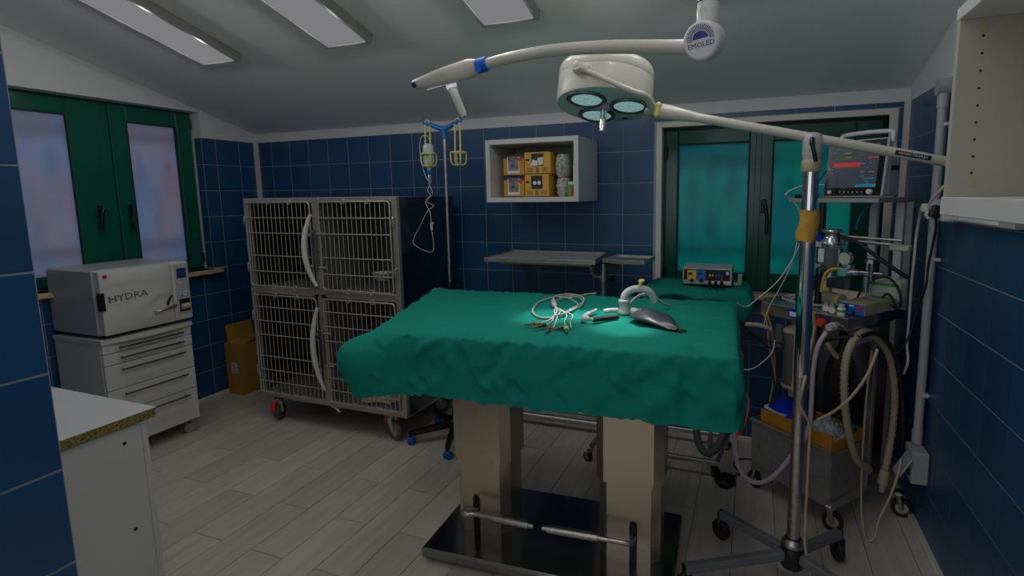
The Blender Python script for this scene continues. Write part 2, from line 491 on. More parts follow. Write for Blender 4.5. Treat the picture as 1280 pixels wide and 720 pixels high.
# left wall
LW = (1.62, 2.940, 1.035, 2.252)
w = MB(); x1, x2 = XL - 0.26, XL - 0.0022
w.cur = 0
w.bx(x1, x2, YN - 0.2, LW[0], -0.1, TOP); w.bx(x1, x2, LW[1], YB + 0.2, -0.1, TOP); w.bx(x1, x2, LW[0], LW[1], -0.1, LW[2])
w.cur = 1
w.bx(x1, XL + 0.002, YN - 0.2, LW[0], TOP, 4.0); w.bx(x1, XL + 0.002, LW[1], YB + 0.2, TOP, 2.9)
w.bx(x1, XL + 0.002, LW[0], LW[1], LW[3], 3.2)
w.bx(x1, XL - 0.085, LW[1] - 0.0015, LW[1], LW[2], TOP)
wl = w.build('wall_left', ['grout', 'plaster']); tag(wl, kind='structure')
tile_wall(wl, (XL - 0.0022, 0, 0), (0, 1, 0), (0, 0, 1), (1, 0, 0), cuts(0.60, YB, 3.2562), ROWS, [(LW[0], LW[1], LW[2], 3)])
tile_wall(wl, (0, LW[1] + 0.0, 0), (1, 0, 0), (0, 0, 1), (0, -1, 0), [XL - 0.075, XL], ROWS, [(XL - 1, XL + 1, 0, LW[2] + 0.0)])
# right wall
w = MB(); w.cur = 0; w.bx(XR + 0.0022, XR + 0.25, YN - 0.2, YB + 0.2, -0.1, TOP)
w.cur = 1; w.bx(XR - 0.002, XR + 0.25, YN - 0.2, YB + 0.2, TOP, 4.0)
wr = w.build('wall_right', ['grout', 'plaster']); tag(wr, kind='structure')
tile_wall(wr, (XR + 0.0022, 0, 0), (0, 1, 0), (0, 0, 1), (-1, 0, 0), cuts(0.55, YB, 2.5773), ROWS)
# wall behind the camera and the wing of wall at the left of the picture
NW = (-3.4, 0.3, 1.0, 2.7)  # unseen window opening, added to let daylight brighten the room
b_ = MB(); b_.bx(XL - 0.2, NW[0], YN - 0.2, YN, -0.1, 4.2); b_.bx(NW[1], XR + 0.2, YN - 0.2, YN, -0.1, 4.2); b_.bx(NW[0], NW[1], YN - 0.2, YN, -0.1, NW[2]); b_.bx(NW[0], NW[1], YN - 0.2, YN, NW[3], 4.2)
wn = b_.build('wall_near', 'plaster'); tag(wn, kind='structure')
b_ = MB()
for k in range(5):
    x = NW[0] + (NW[1] - NW[0]) * k / 4; b_.bx(x - 0.03, x + 0.03, YN - 0.14, YN - 0.08, NW[2], NW[3])
b_.bx(NW[0], NW[1], YN - 0.14, YN - 0.08, NW[2], NW[2] + 0.05); b_.bx(NW[0], NW[1], YN - 0.14, YN - 0.08, NW[3] - 0.05, NW[3])
tag(b_.build('added_window_frame', 'ivory_trim'), kind='structure')
PX, PY = -1.300, 0.590
w = MB(); w.bx(XL, PX - 0.0022, 0.20, PY, -0.05, TOP + 0.812); w.cur = 1; w.bx(XL, PX - 0.002, 0.20, PY, TOP + 0.812, 3.4)
wp = w.build('wall_wing', ['grout', 'plaster']); tag(wp, kind='structure')
tile_wall(wp, (PX - 0.0022, 0, 0), (0, 1, 0), (0, 0, 1), (1, 0, 0), [0.20, PY - S, PY], [0.03 + S * k for k in range(15)])
# skirting and corner strips
for nm, b in (('baseboard_back', (XL, XR, YB - 0.008, YB + 0.004, 0.0, 0.033)), ('baseboard_left', (XL - 0.004, XL + 0.008, 0.60, YB - 0.008, 0.0, 0.033)),
              ('baseboard_right', (XR - 0.022, XR + 0.004, 0.2, YB - 0.008, 0.0, 0.030))):
    tag(MB().bx(*b, 0.003).build(nm, 'ivory_trim'), kind='structure')
t = MB().bx(XL, XL + 0.028, YB - 0.028, YB, 0.033, TOP).build('trim_1', 'ivory_trim'); tag(t, kind='structure')
t = MB().bx(XR - 0.028, XR, YB - 0.020, YB, 0.030, TOP).build('trim_2', 'ivory_trim'); tag(t, kind='structure')
# plain trim around the back window
t = MB(); t.bx(BW[0] - 0.036, BW[0], YB - 0.006, YB + 0.07, BW[2], BW[3] + 0.034, 0.003); t.bx(BW[1], BW[1] + 0.042, YB - 0.006, YB + 0.07, BW[2], BW[3] + 0.034, 0.003)
t.bx(BW[0], BW[1], YB - 0.004, YB + 0.07, BW[3], BW[3] + 0.034, 0.003)
tag(t.build('trim_3', 'ivory_trim'), kind='structure')

# ------------------------------------------------------------------ windows
def handle(parent, pos, n, side, long=0.13):
    """black casement handle on a plate; n points into the room"""
    p, n = Vector(pos), Vector(n); up = Vector((0, 0, 1)); s = n.cross(up) * side
    b = MB(); R = Matrix((s, up, n)).transposed()
    b.box(p + n * 0.006, (0.032, 0.085, 0.012), R, 0.005)
    b.cyl(p + n * 0.01 + up * 0.015, p + n * 0.045 + up * 0.015, 0.010)
    b.tube(spline([p + n * 0.045 + up * 0.018, p + n * 0.05 - up * 0.01 + s * 0.012, p + n * 0.05 - up * long * 0.6 + s * 0.022, p + n * 0.048 - up * long + s * 0.02], 4), [0.012] * 4 + [0.011] * 8 + [0.009], 8)
    b.build('window_handle', 'black_plastic', parent)
def sash(root, mats_, A, U, N, u0, u1, z0, z1, g, depth=0.05):
    """one casement: four rails, a bead around the pane, the pane"""
    gu0, gu1, gz0, gz1 = g; A, U, N = Vector(A), Vector(U), Vector(N)
    def bb(b, ua, ub, za, zb, n0, n1, bev):
        c = A + U * ((ua + ub) / 2) + N * ((n0 + n1) / 2); c.z = (za + zb) / 2
        R = Matrix((U, Vector((0, 0, 1)), N)).transposed()
        b.box(c, (ub - ua, zb - za, n1 - n0), R, bev)
    s = MB()
    bb(s, u0, gu0, z0, z1, 0, depth, 0.006); bb(s, gu1, u1, z0, z1, 0, depth, 0.006)
    bb(s, gu0, gu1, z0, gz0, 0, depth, 0.006); bb(s, gu0, gu1, gz1, z1, 0, depth, 0.006)
    so = s.build('casement', mats_[0], root)
    b = MB(); e = 0.014
    bb(b, gu0, gu0 + e * .4, gz0, gz1, depth - 0.02, depth - 0.006, 0); bb(b, gu1 - e * .4, gu1, gz0, gz1, depth - 0.02, depth - 0.006, 0)
    bb(b, gu0, gu1, gz0, gz0 + e * .4, depth - 0.02, depth - 0.006, 0); bb(b, gu0, gu1, gz1 - e * .4, gz1, depth - 0.02, depth - 0.006, 0)
    b.build('glazing_bead', 'black_rubber', so)
    p = MB(); bb(p, gu0 - 0.005, gu1 + 0.005, gz0 - 0.005, gz1 + 0.005, 0.018, 0.024, 0)
    p.build('pane', mats_[1], so)
    return so
# window_1: on the left wall
fx = XL - 0.155
f = MB(); fr = 0.035
f.bx(fx, fx + 0.05, LW[0], LW[0] + fr, LW[2], LW[3]); f.bx(fx, fx + 0.05, LW[1] - fr, LW[1], LW[2], LW[3])
f.bx(fx, fx + 0.05, LW[0] + fr, LW[1] - fr, LW[3] - fr, LW[3]); f.bx(fx, fx + 0.05, LW[0] + fr, LW[1] - fr, LW[2], LW[2] + fr)
w1 = f.build('window_1', 'green_frame'); tag(w1, kind='structure')
U, N = (0, 1, 0), (1, 0, 0); A = (fx + 0.008, 0, 0)
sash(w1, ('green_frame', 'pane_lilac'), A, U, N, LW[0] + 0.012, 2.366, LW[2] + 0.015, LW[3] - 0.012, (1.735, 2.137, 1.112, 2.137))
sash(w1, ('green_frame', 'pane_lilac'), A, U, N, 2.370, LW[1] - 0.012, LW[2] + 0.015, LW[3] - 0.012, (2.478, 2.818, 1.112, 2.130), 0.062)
MB().bx(fx + 0.055, fx + 0.064, 2.30, 2.365, LW[2] + 0.02, LW[3] - 0.02, 0.003).build('cover_strip', 'green_frame', w1)
handle(w1, (fx + 0.058, 2.255, 1.515), N, 1); handle(w1, (fx + 0.070, 2.437, 1.515), N, 1)
for z in (1.10, 2.13):
    MB().cyl((fx + 0.075, LW[1] - 0.018, z), (fx + 0.075, LW[1] - 0.018, z + 0.07), 0.008).build('hinge', 'black_plastic', w1)
si = MB().bx(XL - 0.10, XL + 0.055, LW[0] - 0.02, LW[1] + 0.045, LW[2] - 0.030, LW[2], 0.004).build('trim_4', 'wood_sill'); tag(si, kind='structure')

# window_2: on the back wall
fy = YB + 0.125
f = MB(); fr = 0.035
f.bx(BW[0], BW[0] + fr, fy - 0.05, fy, BW[2], BW[3]); f.bx(BW[1] - fr, BW[1], fy - 0.05, fy, BW[2], BW[3])
f.bx(BW[0] + fr, BW[1] - fr, fy - 0.05, fy, BW[3] - fr, BW[3]); f.bx(BW[0] + fr, BW[1] - fr, fy - 0.05, fy, BW[2], BW[2] + fr)
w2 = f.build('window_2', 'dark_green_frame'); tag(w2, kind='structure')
U, N = (1, 0, 0), (0, -1, 0); A = (0, fy - 0.008, 0)
sash(w2, ('dark_green_frame', 'pane_teal'), A, U, N, BW[0] + 0.012, 0.012, BW[2] + 0.015, BW[3] - 0.012, (-0.468, -0.040, 1.075, 1.890))
sash(w2, ('dark_green_frame', 'pane_teal'), A, U, N, 0.016, BW[1] - 0.012, BW[2] + 0.015, BW[3] - 0.012, (0.096, 0.530, 1.075, 1.890), 0.062)
MB().bx(-0.005, 0.030, fy - 0.078, fy - 0.066, BW[2] + 0.02, BW[3] - 0.02, 0.003).build('cover_strip', 'dark_green_frame', w2)
handle(w2, (0.052, fy - 0.070, 1.50), N, -1, 0.17)
for z in (1.02, 1.80):
    MB().cyl((BW[0] + 0.018, fy - 0.078, z), (BW[0] + 0.018, fy - 0.078, z + 0.085), 0.009).build('hinge', 'black_plastic', w2)
si = MB().bx(BW[0] - 0.055, BW[1] + 0.04, YB - 0.045, YB + 0.07, BW[2] - 0.032, BW[2], 0.004).build('trim_5', 'wood_sill'); tag(si, kind='structure')
# wrought-iron grilles outside the panes
def scroll(cx, cz, r, sgn, turns=1.25):
    return [(cx + sgn * r * (1 - 0.55 * i / 20) * math.cos(PI / 2 + 2 * PI * turns * i / 20), cz + r * (1 - 0.55 * i / 20) * math.sin(PI / 2 + 2 * PI * turns * i / 20)) for i in range(21)]
def grille(name, label, put, spans, z0, z1):
    g = MB()
    for (a, b) in spans:
        n = 4
        for i in range(n + 1):
            u = a + (b - a) * i / n
            g.tube([put(u, z0), put(u, z1)], 0.0085, 6)
        for z in (z0 + 0.03, z1 - 0.03): g.tube([put(a, z), put(b, z)], 0.006, 6)
        for i in range(n):
            u = a + (b - a) * (i + 0.5) / n; q = (b - a) / n
            for z in (z1 - 0.14, z0 + 0.17):
                for sg in (-1, 1):
                    g.tube([put(x, zz) for x, zz in scroll(u + sg * q * 0.24, z, q * 0.36, sg)], 0.0065, 5)
            if i % 2 == 0:
                g.tube([put(u - q * .4, z0 + 0.26), put(u + q * .45, z1 - 0.25)], 0.0065, 5); g.tube([put(u + q * 1.4, z0 + 0.26), put(u + q * .55, z1 - 0.25)], 0.0065, 5)
    o = g.build(name, 'steel_dark'); tag(o, label, 'window grille')
grille('window_grille', 'scrolled iron grille behind the teal panes of the back window', lambda u, z: (u, fy + 0.012, z), [(-0.50, -0.02), (0.07, 0.56)], 1.04, 1.92)
grille('window_grille', 'iron grille behind the lilac panes of the left window', lambda u, z: (fx - 0.022, u, z), [(1.70, 2.16), (2.45, 2.85)], 1.08, 2.17)

# ------------------------------------------------------------------ ceiling panels
def panel(cx, y_far, label, group=None):
    cs, sn = math.cos(SLOPE), math.sin(SLOPE)
    yc = y_far - 0.6 * cs
    zc = ceil_z(yc)
    root = thing('ceiling_light', label, 'light', (cx, yc, zc), 0, group)
    M = frame_M((cx, yc, zc), (1, 0, 0), (0, cs, -sn), (0, sn, cs))
    W, Lh, T = 0.1475, 0.60, 0.052
    b = MB(M); e = 0.0215
    b.bx(-W, -W + e, -Lh, Lh, -T, -0.001, 0.003); b.bx(W - e, W, -Lh, Lh, -T, -0.001, 0.003)
    b.bx(-W + e, W - e, -Lh, -Lh + e, -T, -0.001, 0.003); b.bx(-W + e, W - e, Lh - e, Lh, -T, -0.001, 0.003)
    b.bx(-W + e, W - e, -Lh + e, Lh - e, -0.02, -0.012)
    b.build('light_frame', 'panel_frame', root)
    d = MB(M); d.bx(-W + e * .9, W - e * .9, -Lh + e * .9, Lh - e * .9, -T + 0.003, -T + 0.007)
    d.build('diffuser', 'panel_diffuser', root)
    la = bpy.data.lights.new('panel_light', 'AREA'); la.shape = 'RECTANGLE'; la.size = 0.25; la.size_y = 1.15; la.energy = PANEL_W
    la.color = (1.0, 0.985, 0.97)
    lo = bpy.data.objects.new('panel_light', la); COL.objects.link(lo); lo.parent = root
    lo.matrix_parent_inverse = Matrix.Identity(4)
    lo.matrix_local = frame_M((M @ Vector((0, 0, -T - 0.004))) - Vector((cx, yc, zc)), (1, 0, 0), (0, cs, -sn), (0, sn, cs))
    for q in range(4):  # extra point lamps added under the diffuser to brighten the ceiling
        gl = bpy.data.lights.new('panel_fill', 'POINT'); gl.energy = FILL_W; gl.shadow_soft_size = 0.025
        go = bpy.data.objects.new('panel_fill', gl); COL.objects.link(go); go.parent = root
        go.matrix_local = Matrix.Translation((M @ Vector((0, -0.45 + 0.30 * q, -T - 0.030))) - Vector((cx, yc, zc)))
PXS = (-2.99, -2.043, -1.099, -0.172)
LBL = ('long flat ceiling light panel nearest the left window', 'long flat ceiling light panel second from the left window',
       'flat ceiling light panel with its end above the white lamp arm', 'ceiling light panel just above the round pivot of the white lamp arm')
for x, lb in zip(PXS, LBL): panel(x, 2.372, lb)
for x, w_ in zip(PXS, ('first', 'second', 'third', 'fourth')): panel(x, 0.42, 'unseen ceiling light panel added behind the viewer, %s from the left wall' % w_, 'added fill panels behind the viewer')  # unseen second row, added to raise the room's brightness

# ------------------------------------------------------------------ operating table (turned 3 degrees)
TB = (-0.796, 2.082, 0.0); TRZ = math.radians(3.0)
def table_M(): return Matrix.Translation(TB) @ Matrix.Rotation(TRZ, 4, 'Z')
TM = table_M()
root = thing('operating_table', 'steel operating table on two square columns under the green drape', 'table', TB, TRZ)
b = MB(TM)
b.box((0, 0, 0.012), (1.00, 0.48, 0.024), None, 0.004)
b.build('plinth', 'black_plastic', root)
b = MB(TM); b.box((0, 0, 0.042), (1.075, 0.575, 0.046), None, 0.010); b.build('base_plate', 'base_steel', root)
def octagon(w, d, c): return [(-w + c, -d), (w - c, -d), (w, -d + c), (w, d - c), (w - c, d), (-w + c, d), (-w, d - c), (-w, -d + c)]
for cx in (-0.325, 0.345):
    b = MB(TM @ Matrix.Translation((cx, 0.0, 0))); b.prism(octagon(0.128, 0.105, 0.036), 0.064, 0.62)
    co = b.build('column', 'column_steel', root)
    b = MB(TM @ Matrix.Translation((cx, 0.0, 0))); b.prism(octagon(0.140, 0.117, 0.037), 0.405, 0.985); b.build('sleeve', 'column_steel', co)
    b = MB(TM @ Matrix.Translation((cx, 0.0, 0)))
    sx = -0.025 if cx < 0 else 0.02
    n = 10
    poly = [(sx - 0.016, 0.066), (sx + 0.016, 0.066)] + [(sx + 0.016 * math.cos(PI * i / n), 0.225 + 0.016 * math.sin(PI * i / n)) for i in range(n + 1)]
    b.prism(poly, 0.105, 0.1065, Matrix(((1, 0, 0, 0), (0, 0, -1, 0), (0, 1, 0, 0), (0, 0, 0, 1))))
    b.build('pedal_slot', 'black_plastic', co)
    b = MB(TM @ Matrix.Translation((cx, -0.106, 0)))
    b.cyl((sx * 0 + 0.07, 0, 0.52), (0.07, -0.002, 0.52), 0.004, None, 8); b.build('screw', 'black_plastic', co)
# two foot bars that meet in the middle
zb, yb = 0.195, -0.185
b = MB(TM); b.tube(spline([(-0.35, -0.11, zb - 0.02), (-0.352, -0.15, zb - 0.004), (-0.378, -0.178, zb), (-0.352, yb - 0.012, zb + 0.004), (-0.32, yb, zb + 0.006), (-0.20, yb, zb + 0.002), (-0.045, yb, zb)], 5), 0.0125, 12)
p = b.build('foot_bar', 'worn_chrome', root)
b = MB(TM); b.tube([(-0.225, yb, zb + 0.003), (-0.068, yb, zb)], 0.0185, 14); b.build('grip', 'worn_chrome', p)
b = MB(TM); b.tube(spline([(0.365, -0.11, zb - 0.02), (0.368, -0.155, zb - 0.01), (0.36, -0.18, zb), (0.31, yb, zb + 0.004), (0.20, yb, zb + 0.002), (-0.005, yb, zb)], 5), 0.0125, 12)
p = b.build('foot_bar', 'worn_chrome', root)
b = MB(TM); b.tube([(0.018, yb, zb), (0.235, yb, zb + 0.003)], 0.0185, 14); b.build('grip', 'worn_chrome', p)
# table top as an outline that follows the drape
ZT = 1.072
FL = (-0.600, -0.445); FR = (0.745, -0.445); BR = (0.745, 0.455); BL = (-0.855, 0.455)
b = MB(TM); b.prism([(FL[0] + .02, FL[1] + .02), (FR[0] - .02, FR[1] + .02), (BR[0] - .02, BR[1] - .02), (BL[0] + .02, BL[1] - .02)], 1.005, ZT - 0.018)
b.build('table_top', 'steel', root)
b = MB(TM); b.box((0.01, 0, 0.992), (1.05, 0.30, 0.03)); b.build('top_frame', 'steel_dark', root)

# ------------------------------------------------------------------ drape
def drape():
    poly = [Vector((*FL, 0)), Vector((*FR, 0)), Vector((*BR, 0)), Vector((*BL, 0))]
    rc = 0.016; edge = []      # (point, outward normal, corner index or None)
    for i in range(4):
        a, c, d = poly[i - 1], poly[i], poly[(i + 1) % 4]
        d0 = (c - a).normalized(); d1 = (d - c).normalized()
        n0 = Vector((d0.y, -d0.x, 0)); n1 = Vector((d1.y, -d1.x, 0))
        p0 = c - d0 * rc; p1 = c + d1 * rc
        for k in range(9):
            t = k / 8
            nn = (n0 * (1 - t) + n1 * t).normalized()
            pp = (p0 * (1 - t) ** 2 + c * 2 * t * (1 - t) + p1 * t * t)
            edge.append((pp, nn, i if 0 < k < 8 else None, t))
        e = poly[(i + 1) % 4] - d1 * rc; m = max(2, int((e - p1).length / 0.009))
        for k in range(1, m): edge.append((p1 + (e - p1) * (k / m), d1.cross(Vector((0, 0, 1))), None, k / m))
    N_ = len(edge); cen = Vector((-0.03, 0.0, 0))
    rnd = random.Random(3)
    folds = [(rnd.uniform(-0.6, 0.75), rnd.uniform(0.3, 1.0), rnd.uniform(0.010, 0.035)) for _ in range(26)]
    dimp = [(rnd.uniform(-0.55, 0.72), rnd.uniform(0.03, 0.22), rnd.uniform(-1, 1), rnd.uniform(0.022, 0.06), rnd.uniform(-1.2, 1.2)) for _ in range(64)]
    arc = [0.0]
    for i in range(1, N_): arc.append(arc[-1] + (edge[i][0] - edge[i - 1][0]).length)
    # creases ironed into the cloth
    cx_lines = [-0.62, -0.38, -0.15, 0.09, 0.33, 0.56]; cy_lines = [-0.32, -0.13, 0.07, 0.26]
    def creases(x, y):
        h = 0.0
        for k, c in enumerate(cx_lines): h += (0.0050 if k % 2 else -0.0042) * math.exp(-((x - c + 0.05 * y) / 0.010) ** 2)
        for k, c in enumerate(cy_lines): h += (0.0046 if k % 2 == 0 else -0.0042) * math.exp(-((y - c - 0.02 * x) / 0.010) ** 2)
        h += 0.0024 * math.sin(9 * x + 4 * math.sin(5 * y)) * math.sin(7 * y + 2 * x)
        h += 0.0018 * math.sin(31 * x + 12 * y) * math.sin(23 * y - 9 * x)
        return h
    def hang(i):           # length of cloth below the table edge
        p, n, c, t = edge[i]
        x, y = p.x, p.y
        if n.y < -0.7: L = 0.226 + 0.003 * math.sin(9 * x + 1) + 0.002 * math.sin(41 * x) + 0.004 * ramp((x - 0.45) / 0.3)
        elif n.x > 0.5: L = 0.232 - 0.20 * max(0.0, min(1.0, (y + 0.43) / 0.86)) + 0.012 * math.sin(24 * y)
        elif n.x < -0.5: L = 0.22 - 0.10 * ramp((y + 0.2) / 0.4)
        else: L = 0.225
        return L
    RI, RS = 46, 34
    rows = []
    for j in range(RI):
        rho = (j + 1) / RI; rho = rho ** 0.9; row = []
        for i in range(N_):
            p = cen + (edge[i][0] - cen) * rho
            z = ZT + creases(p.x, p.y) + 0.003
            # towards the edge the cloth bows over
            e = (1 - rho) * (edge[i][0] - cen).length
            if e < 0.02: z -= 0.006 * (1 - e / 0.02) ** 2
            if e < 0.05: z += 0.0034 * math.sin(arc[i] * 95 + 3 * math.sin(arc[i] * 31)) * (1 - e / 0.05)
            # the front left corner sags a little
            d = math.hypot(p.x - FL[0], p.y - FL[1]); z -= 0.003 * ramp(1 - d / 0.2)
            row.append(Vector((p.x, p.y, z)))
        rows.append(row)
    top = rows[-1]
    for j in range(1, RS + 1):
        t = j / RS; row = []
        for i in range(N_):
            p, n, c, ct = edge[i]; L = hang(i); s = arc[i]
            x, y = p.x, p.y; d = t * L
            tg = Vector((-n.y, n.x, 0))
            out = 0.010 * (1 - math.exp(-t * 9)) + 0.010 * t
            # vertical folds and shallow dimples
            for (fx_, am, wd) in folds:
                if n.y < -0.7: out += 0.0025 * am * t * math.exp(-((x - fx_) / wd) ** 2)
            if n.y < -0.6:
                for (dx, dd, sg, wd, sl) in dimp:
                    out += 0.0170 * sg * math.exp(-((x - dx + sl * (d - dd)) / (wd * 0.55)) ** 2 - ((d - dd) / (wd * 0.8)) ** 2)
                out += 0.0035 * math.sin(75 * x + 6 * math.sin(9 * d)) * (1 - t) ** 3 + 0.0016 * math.sin(38 * x + 30 * d) * math.sin(26 * d - 11 * x)
                for cx in cx_lines: out += 0.0045 * math.exp(-((x - cx) / 0.007) ** 2) * min(1, t * 4)
            if n.x > 0.5: out += 0.010 * math.sin(21 * y + 7 * d) * t + 0.012 * math.sin(46 * d + 5 * y) * t
            if n.x < -0.5: out += 0.012 * math.sin(17 * y) * t
            dx_ = 0.0
            # corner flare, front left
            g = math.exp(-(((p - Vector((*FL, 0))).length) / 0.085) ** 2)
            if g > 0.01:
                fl_ = 0.165 * g * (1 - math.exp(-t * 5.5)) * (1 - 0.42 * t * t)
                out += fl_ * (0.55 + 0.45 * abs(n.x)); d *= 1 - 0.10 * g * (1 - t)
            g2 = math.exp(-(((p - Vector((*FR, 0))).length) / 0.05) ** 2)
            out += 0.010 * g2 * math.sin(PI * min(1, t * 1.1)) - 0.004 * g2 * t
            z = top[i].z - d
            q = Vector((x, y, 0)) + n * out
            if n.y < -0.7 and t > 0.97: z += 0.0015 * math.sin(60 * x)
            row.append(Vector((q.x, q.y, z)))
        rows.append(row)
    b = MB(TM)
    b.add([(cen.x, cen.y, ZT + creases(cen.x, cen.y) + 0.003)] + rows[0], [(0, 1 + i, 1 + (i + 1) % N_) for i in range(N_)], True)
    b.grid(lambda i, j: rows[j][i], N_, len(rows), True)
    o = b.build('surgical_drape', 'teal_cloth')
    hem = [TM @ rows[-1][i] for i in range(N_) if edge[i][1].x > 0.25]
    return o, hem, rows, edge
dr, hem, drows, dedge = drape()
tag(dr, 'green cloth drape spread over the operating table', 'drape')
MB().tube(hem, 0.004, 6).build('piping', 'red', dr)
dr.children[0]['label'] = 'red piping along the right hem'

# ------------------------------------------------------------------ things on the drape
ZD = ZT + 0.006
root = thing('lead_set', 'coiled grey monitoring leads ending in small crocodile clips', 'cable', (-0.82, 2.2, ZD))
def on(p, dz=0.004): return (p[0], p[1], ZD + dz + (p[2] if len(p) > 2 else 0))
trunk = [(-0.745, 2.555), (-0.79, 2.50), (-0.83, 2.40), (-0.91, 2.40), (-0.94, 2.27), (-0.90, 2.09), (-0.84, 1.99), (-0.79, 1.97), (-0.75, 2.02), (-0.735, 2.15), (-0.73, 2.28), (-0.756, 2.38), (-0.816, 2.45), (-0.876, 2.45), (-0.905, 2.38), (-0.871, 2.28)]
wire('trunk_cable', [on(p, 0.005 + 0.006 * (i > 8)) for i, p in enumerate(trunk)], 0.0042, 'grey_cable', root)
b = MB(); b.tube(spline([on((-0.872, 2.275), .010), on((-0.862, 2.25), .012), on((-0.835, 2.19), .012), on((-0.825, 2.17), .010)], 4), [0.005] + [0.013] * 9 + [0.010, .008, .004], 10)
b.build('junction_block', 'lilac_plastic', root)
ends = [(-0.790, 1.846), (-0.752, 1.818), (-0.705, 1.785), (-0.668, 1.822), (-0.640, 1.800)]
mid = [[(-0.80, 2.10), (-0.775, 2.03), (-0.765, 1.95)], [(-0.79, 2.10), (-0.765, 2.0), (-0.745, 1.92)], [(-0.78, 2.12), (-0.75, 2.0), (-0.72, 1.90)], [(-0.77, 2.11), (-0.72, 2.03), (-0.69, 1.92)], [(-0.78, 2.10), (-0.70, 2.04), (-0.665, 1.92)]]
for k, e in enumerate(ends):
    pts = [(-0.825, 2.17)] + mid[k] + [(e[0] + 0.006, e[1] + 0.035)]
    wire('lead', [on(p, 0.004 + 0.0015 * k) for p in pts], 0.0026, 'white_cable', root)
loops = [[(-0.87, 2.38), (-0.82, 2.35), (-0.75, 2.26), (-0.722, 2.15), (-0.735, 2.05), (-0.76, 1.99)], [(-0.86, 2.30), (-0.85, 2.40), (-0.80, 2.40), (-0.74, 2.32), (-0.715, 2.2), (-0.74, 2.08)]]
for l in loops: wire('lead', [on(p, 0.012) for p in l], 0.0028, 'grey_cable', root)
ccol = ['tan_cable', 'black_plastic', 'red', 'bottle_green', 'white_cable']
for k, e in enumerate(ends):
    a = (-0.9, -0.5, 0.15, -0.55, 0.35)[k]
    b = MB(Matrix.Translation(on((e[0], e[1]), 0.006)) @ Matrix.Rotation(a, 4, 'Z'))
    b.box((0, 0.016, 0.004), (0.015, 0.026, 0.013), None, 0.004)
    p = b.build('clip_grip', ccol[k], root)
    b = MB(Matrix.Translation(on((e[0], e[1]), 0.006)) @ Matrix.Rotation(a, 4, 'Z'))
    b.box((0, -0.016, 0.005), (0.009, 0.044, 0.003), rot('X', 7), 0.001); b.box((0, -0.016, 0.000), (0.009, 0.044, 0.003), rot('X', -5), 0.001); b.cyl((-.006, 0, .003), (.006, 0, .003), .003, None, 8)
    b.build('clip_jaw', 'clip_brown', root)

root = thing('laryngoscope', 'small instrument with ribbed dark handle and white spatula end', 'instrument', (-0.57, 2.0, ZD), 0.0)
b = MB(); b.tube([on((-0.588, 1.972), .011), on((-0.505, 2.052), .011)], 0.0095, 12)
for i in range(9): b.tube([on((-0.585 + .0085 * i, 1.975 + .0082 * i), .011), on((-0.582 + .0085 * i, 1.978 + .0082 * i), .011)], 0.0108, 12)
b.build('handle', 'black_rubber', root)
b = MB(); b.tube(spline([on((-0.588, 1.972), .012), on((-0.605, 1.960), .016), on((-0.622, 1.963), .016), on((-0.634, 1.99), .014), on((-0.632, 2.06), .014), on((-0.620, 2.13), .016)], 4), [0.007] * 4 + [0.013] * 6 + [0.010] * 7 + [0.007] * 4, 8)
b.build('spatula', 'milky_plastic', root)

root = thing('breathing_elbow', 'milky curved breathing tube with a yellow clip standing on the drape', 'tube', (-0.50, 2.14, ZD))
b = MB(); b.lathe([(0, 0.001), (0.024, 0.001), (0.026, 0.012), (0.020, 0.018), (0.020, 0.050), (0.024, 0.052), (0.024, 0.062), (0.017, 0.064)], 18, Matrix.Translation((-0.505, 2.155, ZD)))
b.build('connector', 'milky_plastic', root)
arcp = spline([(-0.505, 2.155, ZD + .06), (-0.504, 2.157, ZD + .078), (-0.488, 2.162, ZD + .098), (-0.455, 2.170, ZD + .110), (-0.420, 2.18, ZD + .106), (-0.396, 2.19, ZD + .086), (-0.382, 2.20, ZD + .050)], 6)
b = MB(); b.tube(arcp, [0.0145 + (0.0012 if i % 2 else 0) for i in range(len(arcp))], 14); b.build('corrugated_tube', 'milky_plastic', root)
b = MB(); b.box((-0.440, 2.174, ZD + .124), (0.012, 0.03, 0.040), rot('Y', 12), 0.003); b.box((-0.435, 2.174, ZD + .144), (0.026, 0.02, 0.012), None, 0.004); b.build('clip', 'pale_yellow', root)
wire('sampling_line', [(-0.49, 2.15, ZD + .02), (-0.478, 2.19, ZD + .05), (-0.445, 2.22, ZD + .075), (-0.40, 2.24, ZD + .072), (-0.36, 2.28, ZD + .03), (-0.34, 2.36, ZD + .006)], 0.006, 'grey_cable', root)
wire('side_tube', [(-0.525, 2.12, ZD + .022), (-0.55, 2.10, ZD + .024), (-0.575, 2.09, ZD + .02)], 0.011, 'milky_plastic', root)

root = thing('reservoir_bag', 'dark grey rubber breathing bag lying flat with a loop at its tip', 'bag', (-0.34, 2.03, ZD))
A_, B_ = Vector((-0.430, 2.105, 0)), Vector((-0.250, 1.940, 0)); ax_ = (B_ - A_).normalized(); sd = Vector((-ax_.y, ax_.x, 0)); Lb = (B_ - A_).length
pr = [(0.0, 0.030, 0.030), (0.03, 0.047, 0.036), (0.08, 0.058, 0.040), (0.16, 0.066, 0.042), (0.27, 0.069, 0.042), (0.40, 0.065, 0.039), (0.54, 0.055, 0.034), (0.68, 0.041, 0.028), (0.80, 0.028, 0.021), (0.90, 0.017, 0.014), (0.97, 0.010, 0.009), (1.0, 0.008, 0.007)]
def bagpt(i, j):
    t, w_, h_ = pr[j]; a = 2 * PI * i / 28
    s_ = math.sin(a); c_ = math.cos(a)
    zz = h_ * 0.5 * (1 + s_) if s_ > 0 else h_ * 0.5 * (1 + s_)
    seam = 0.006 if abs(c_) > 0.97 else 0
    return A_ + ax_ * (t * Lb) + sd * ((w_ + seam) * c_) + Vector((0, 0, ZD + 0.002 + zz + 0.004 * math.sin(9 * t + 3 * c_) * (s_ > 0)))
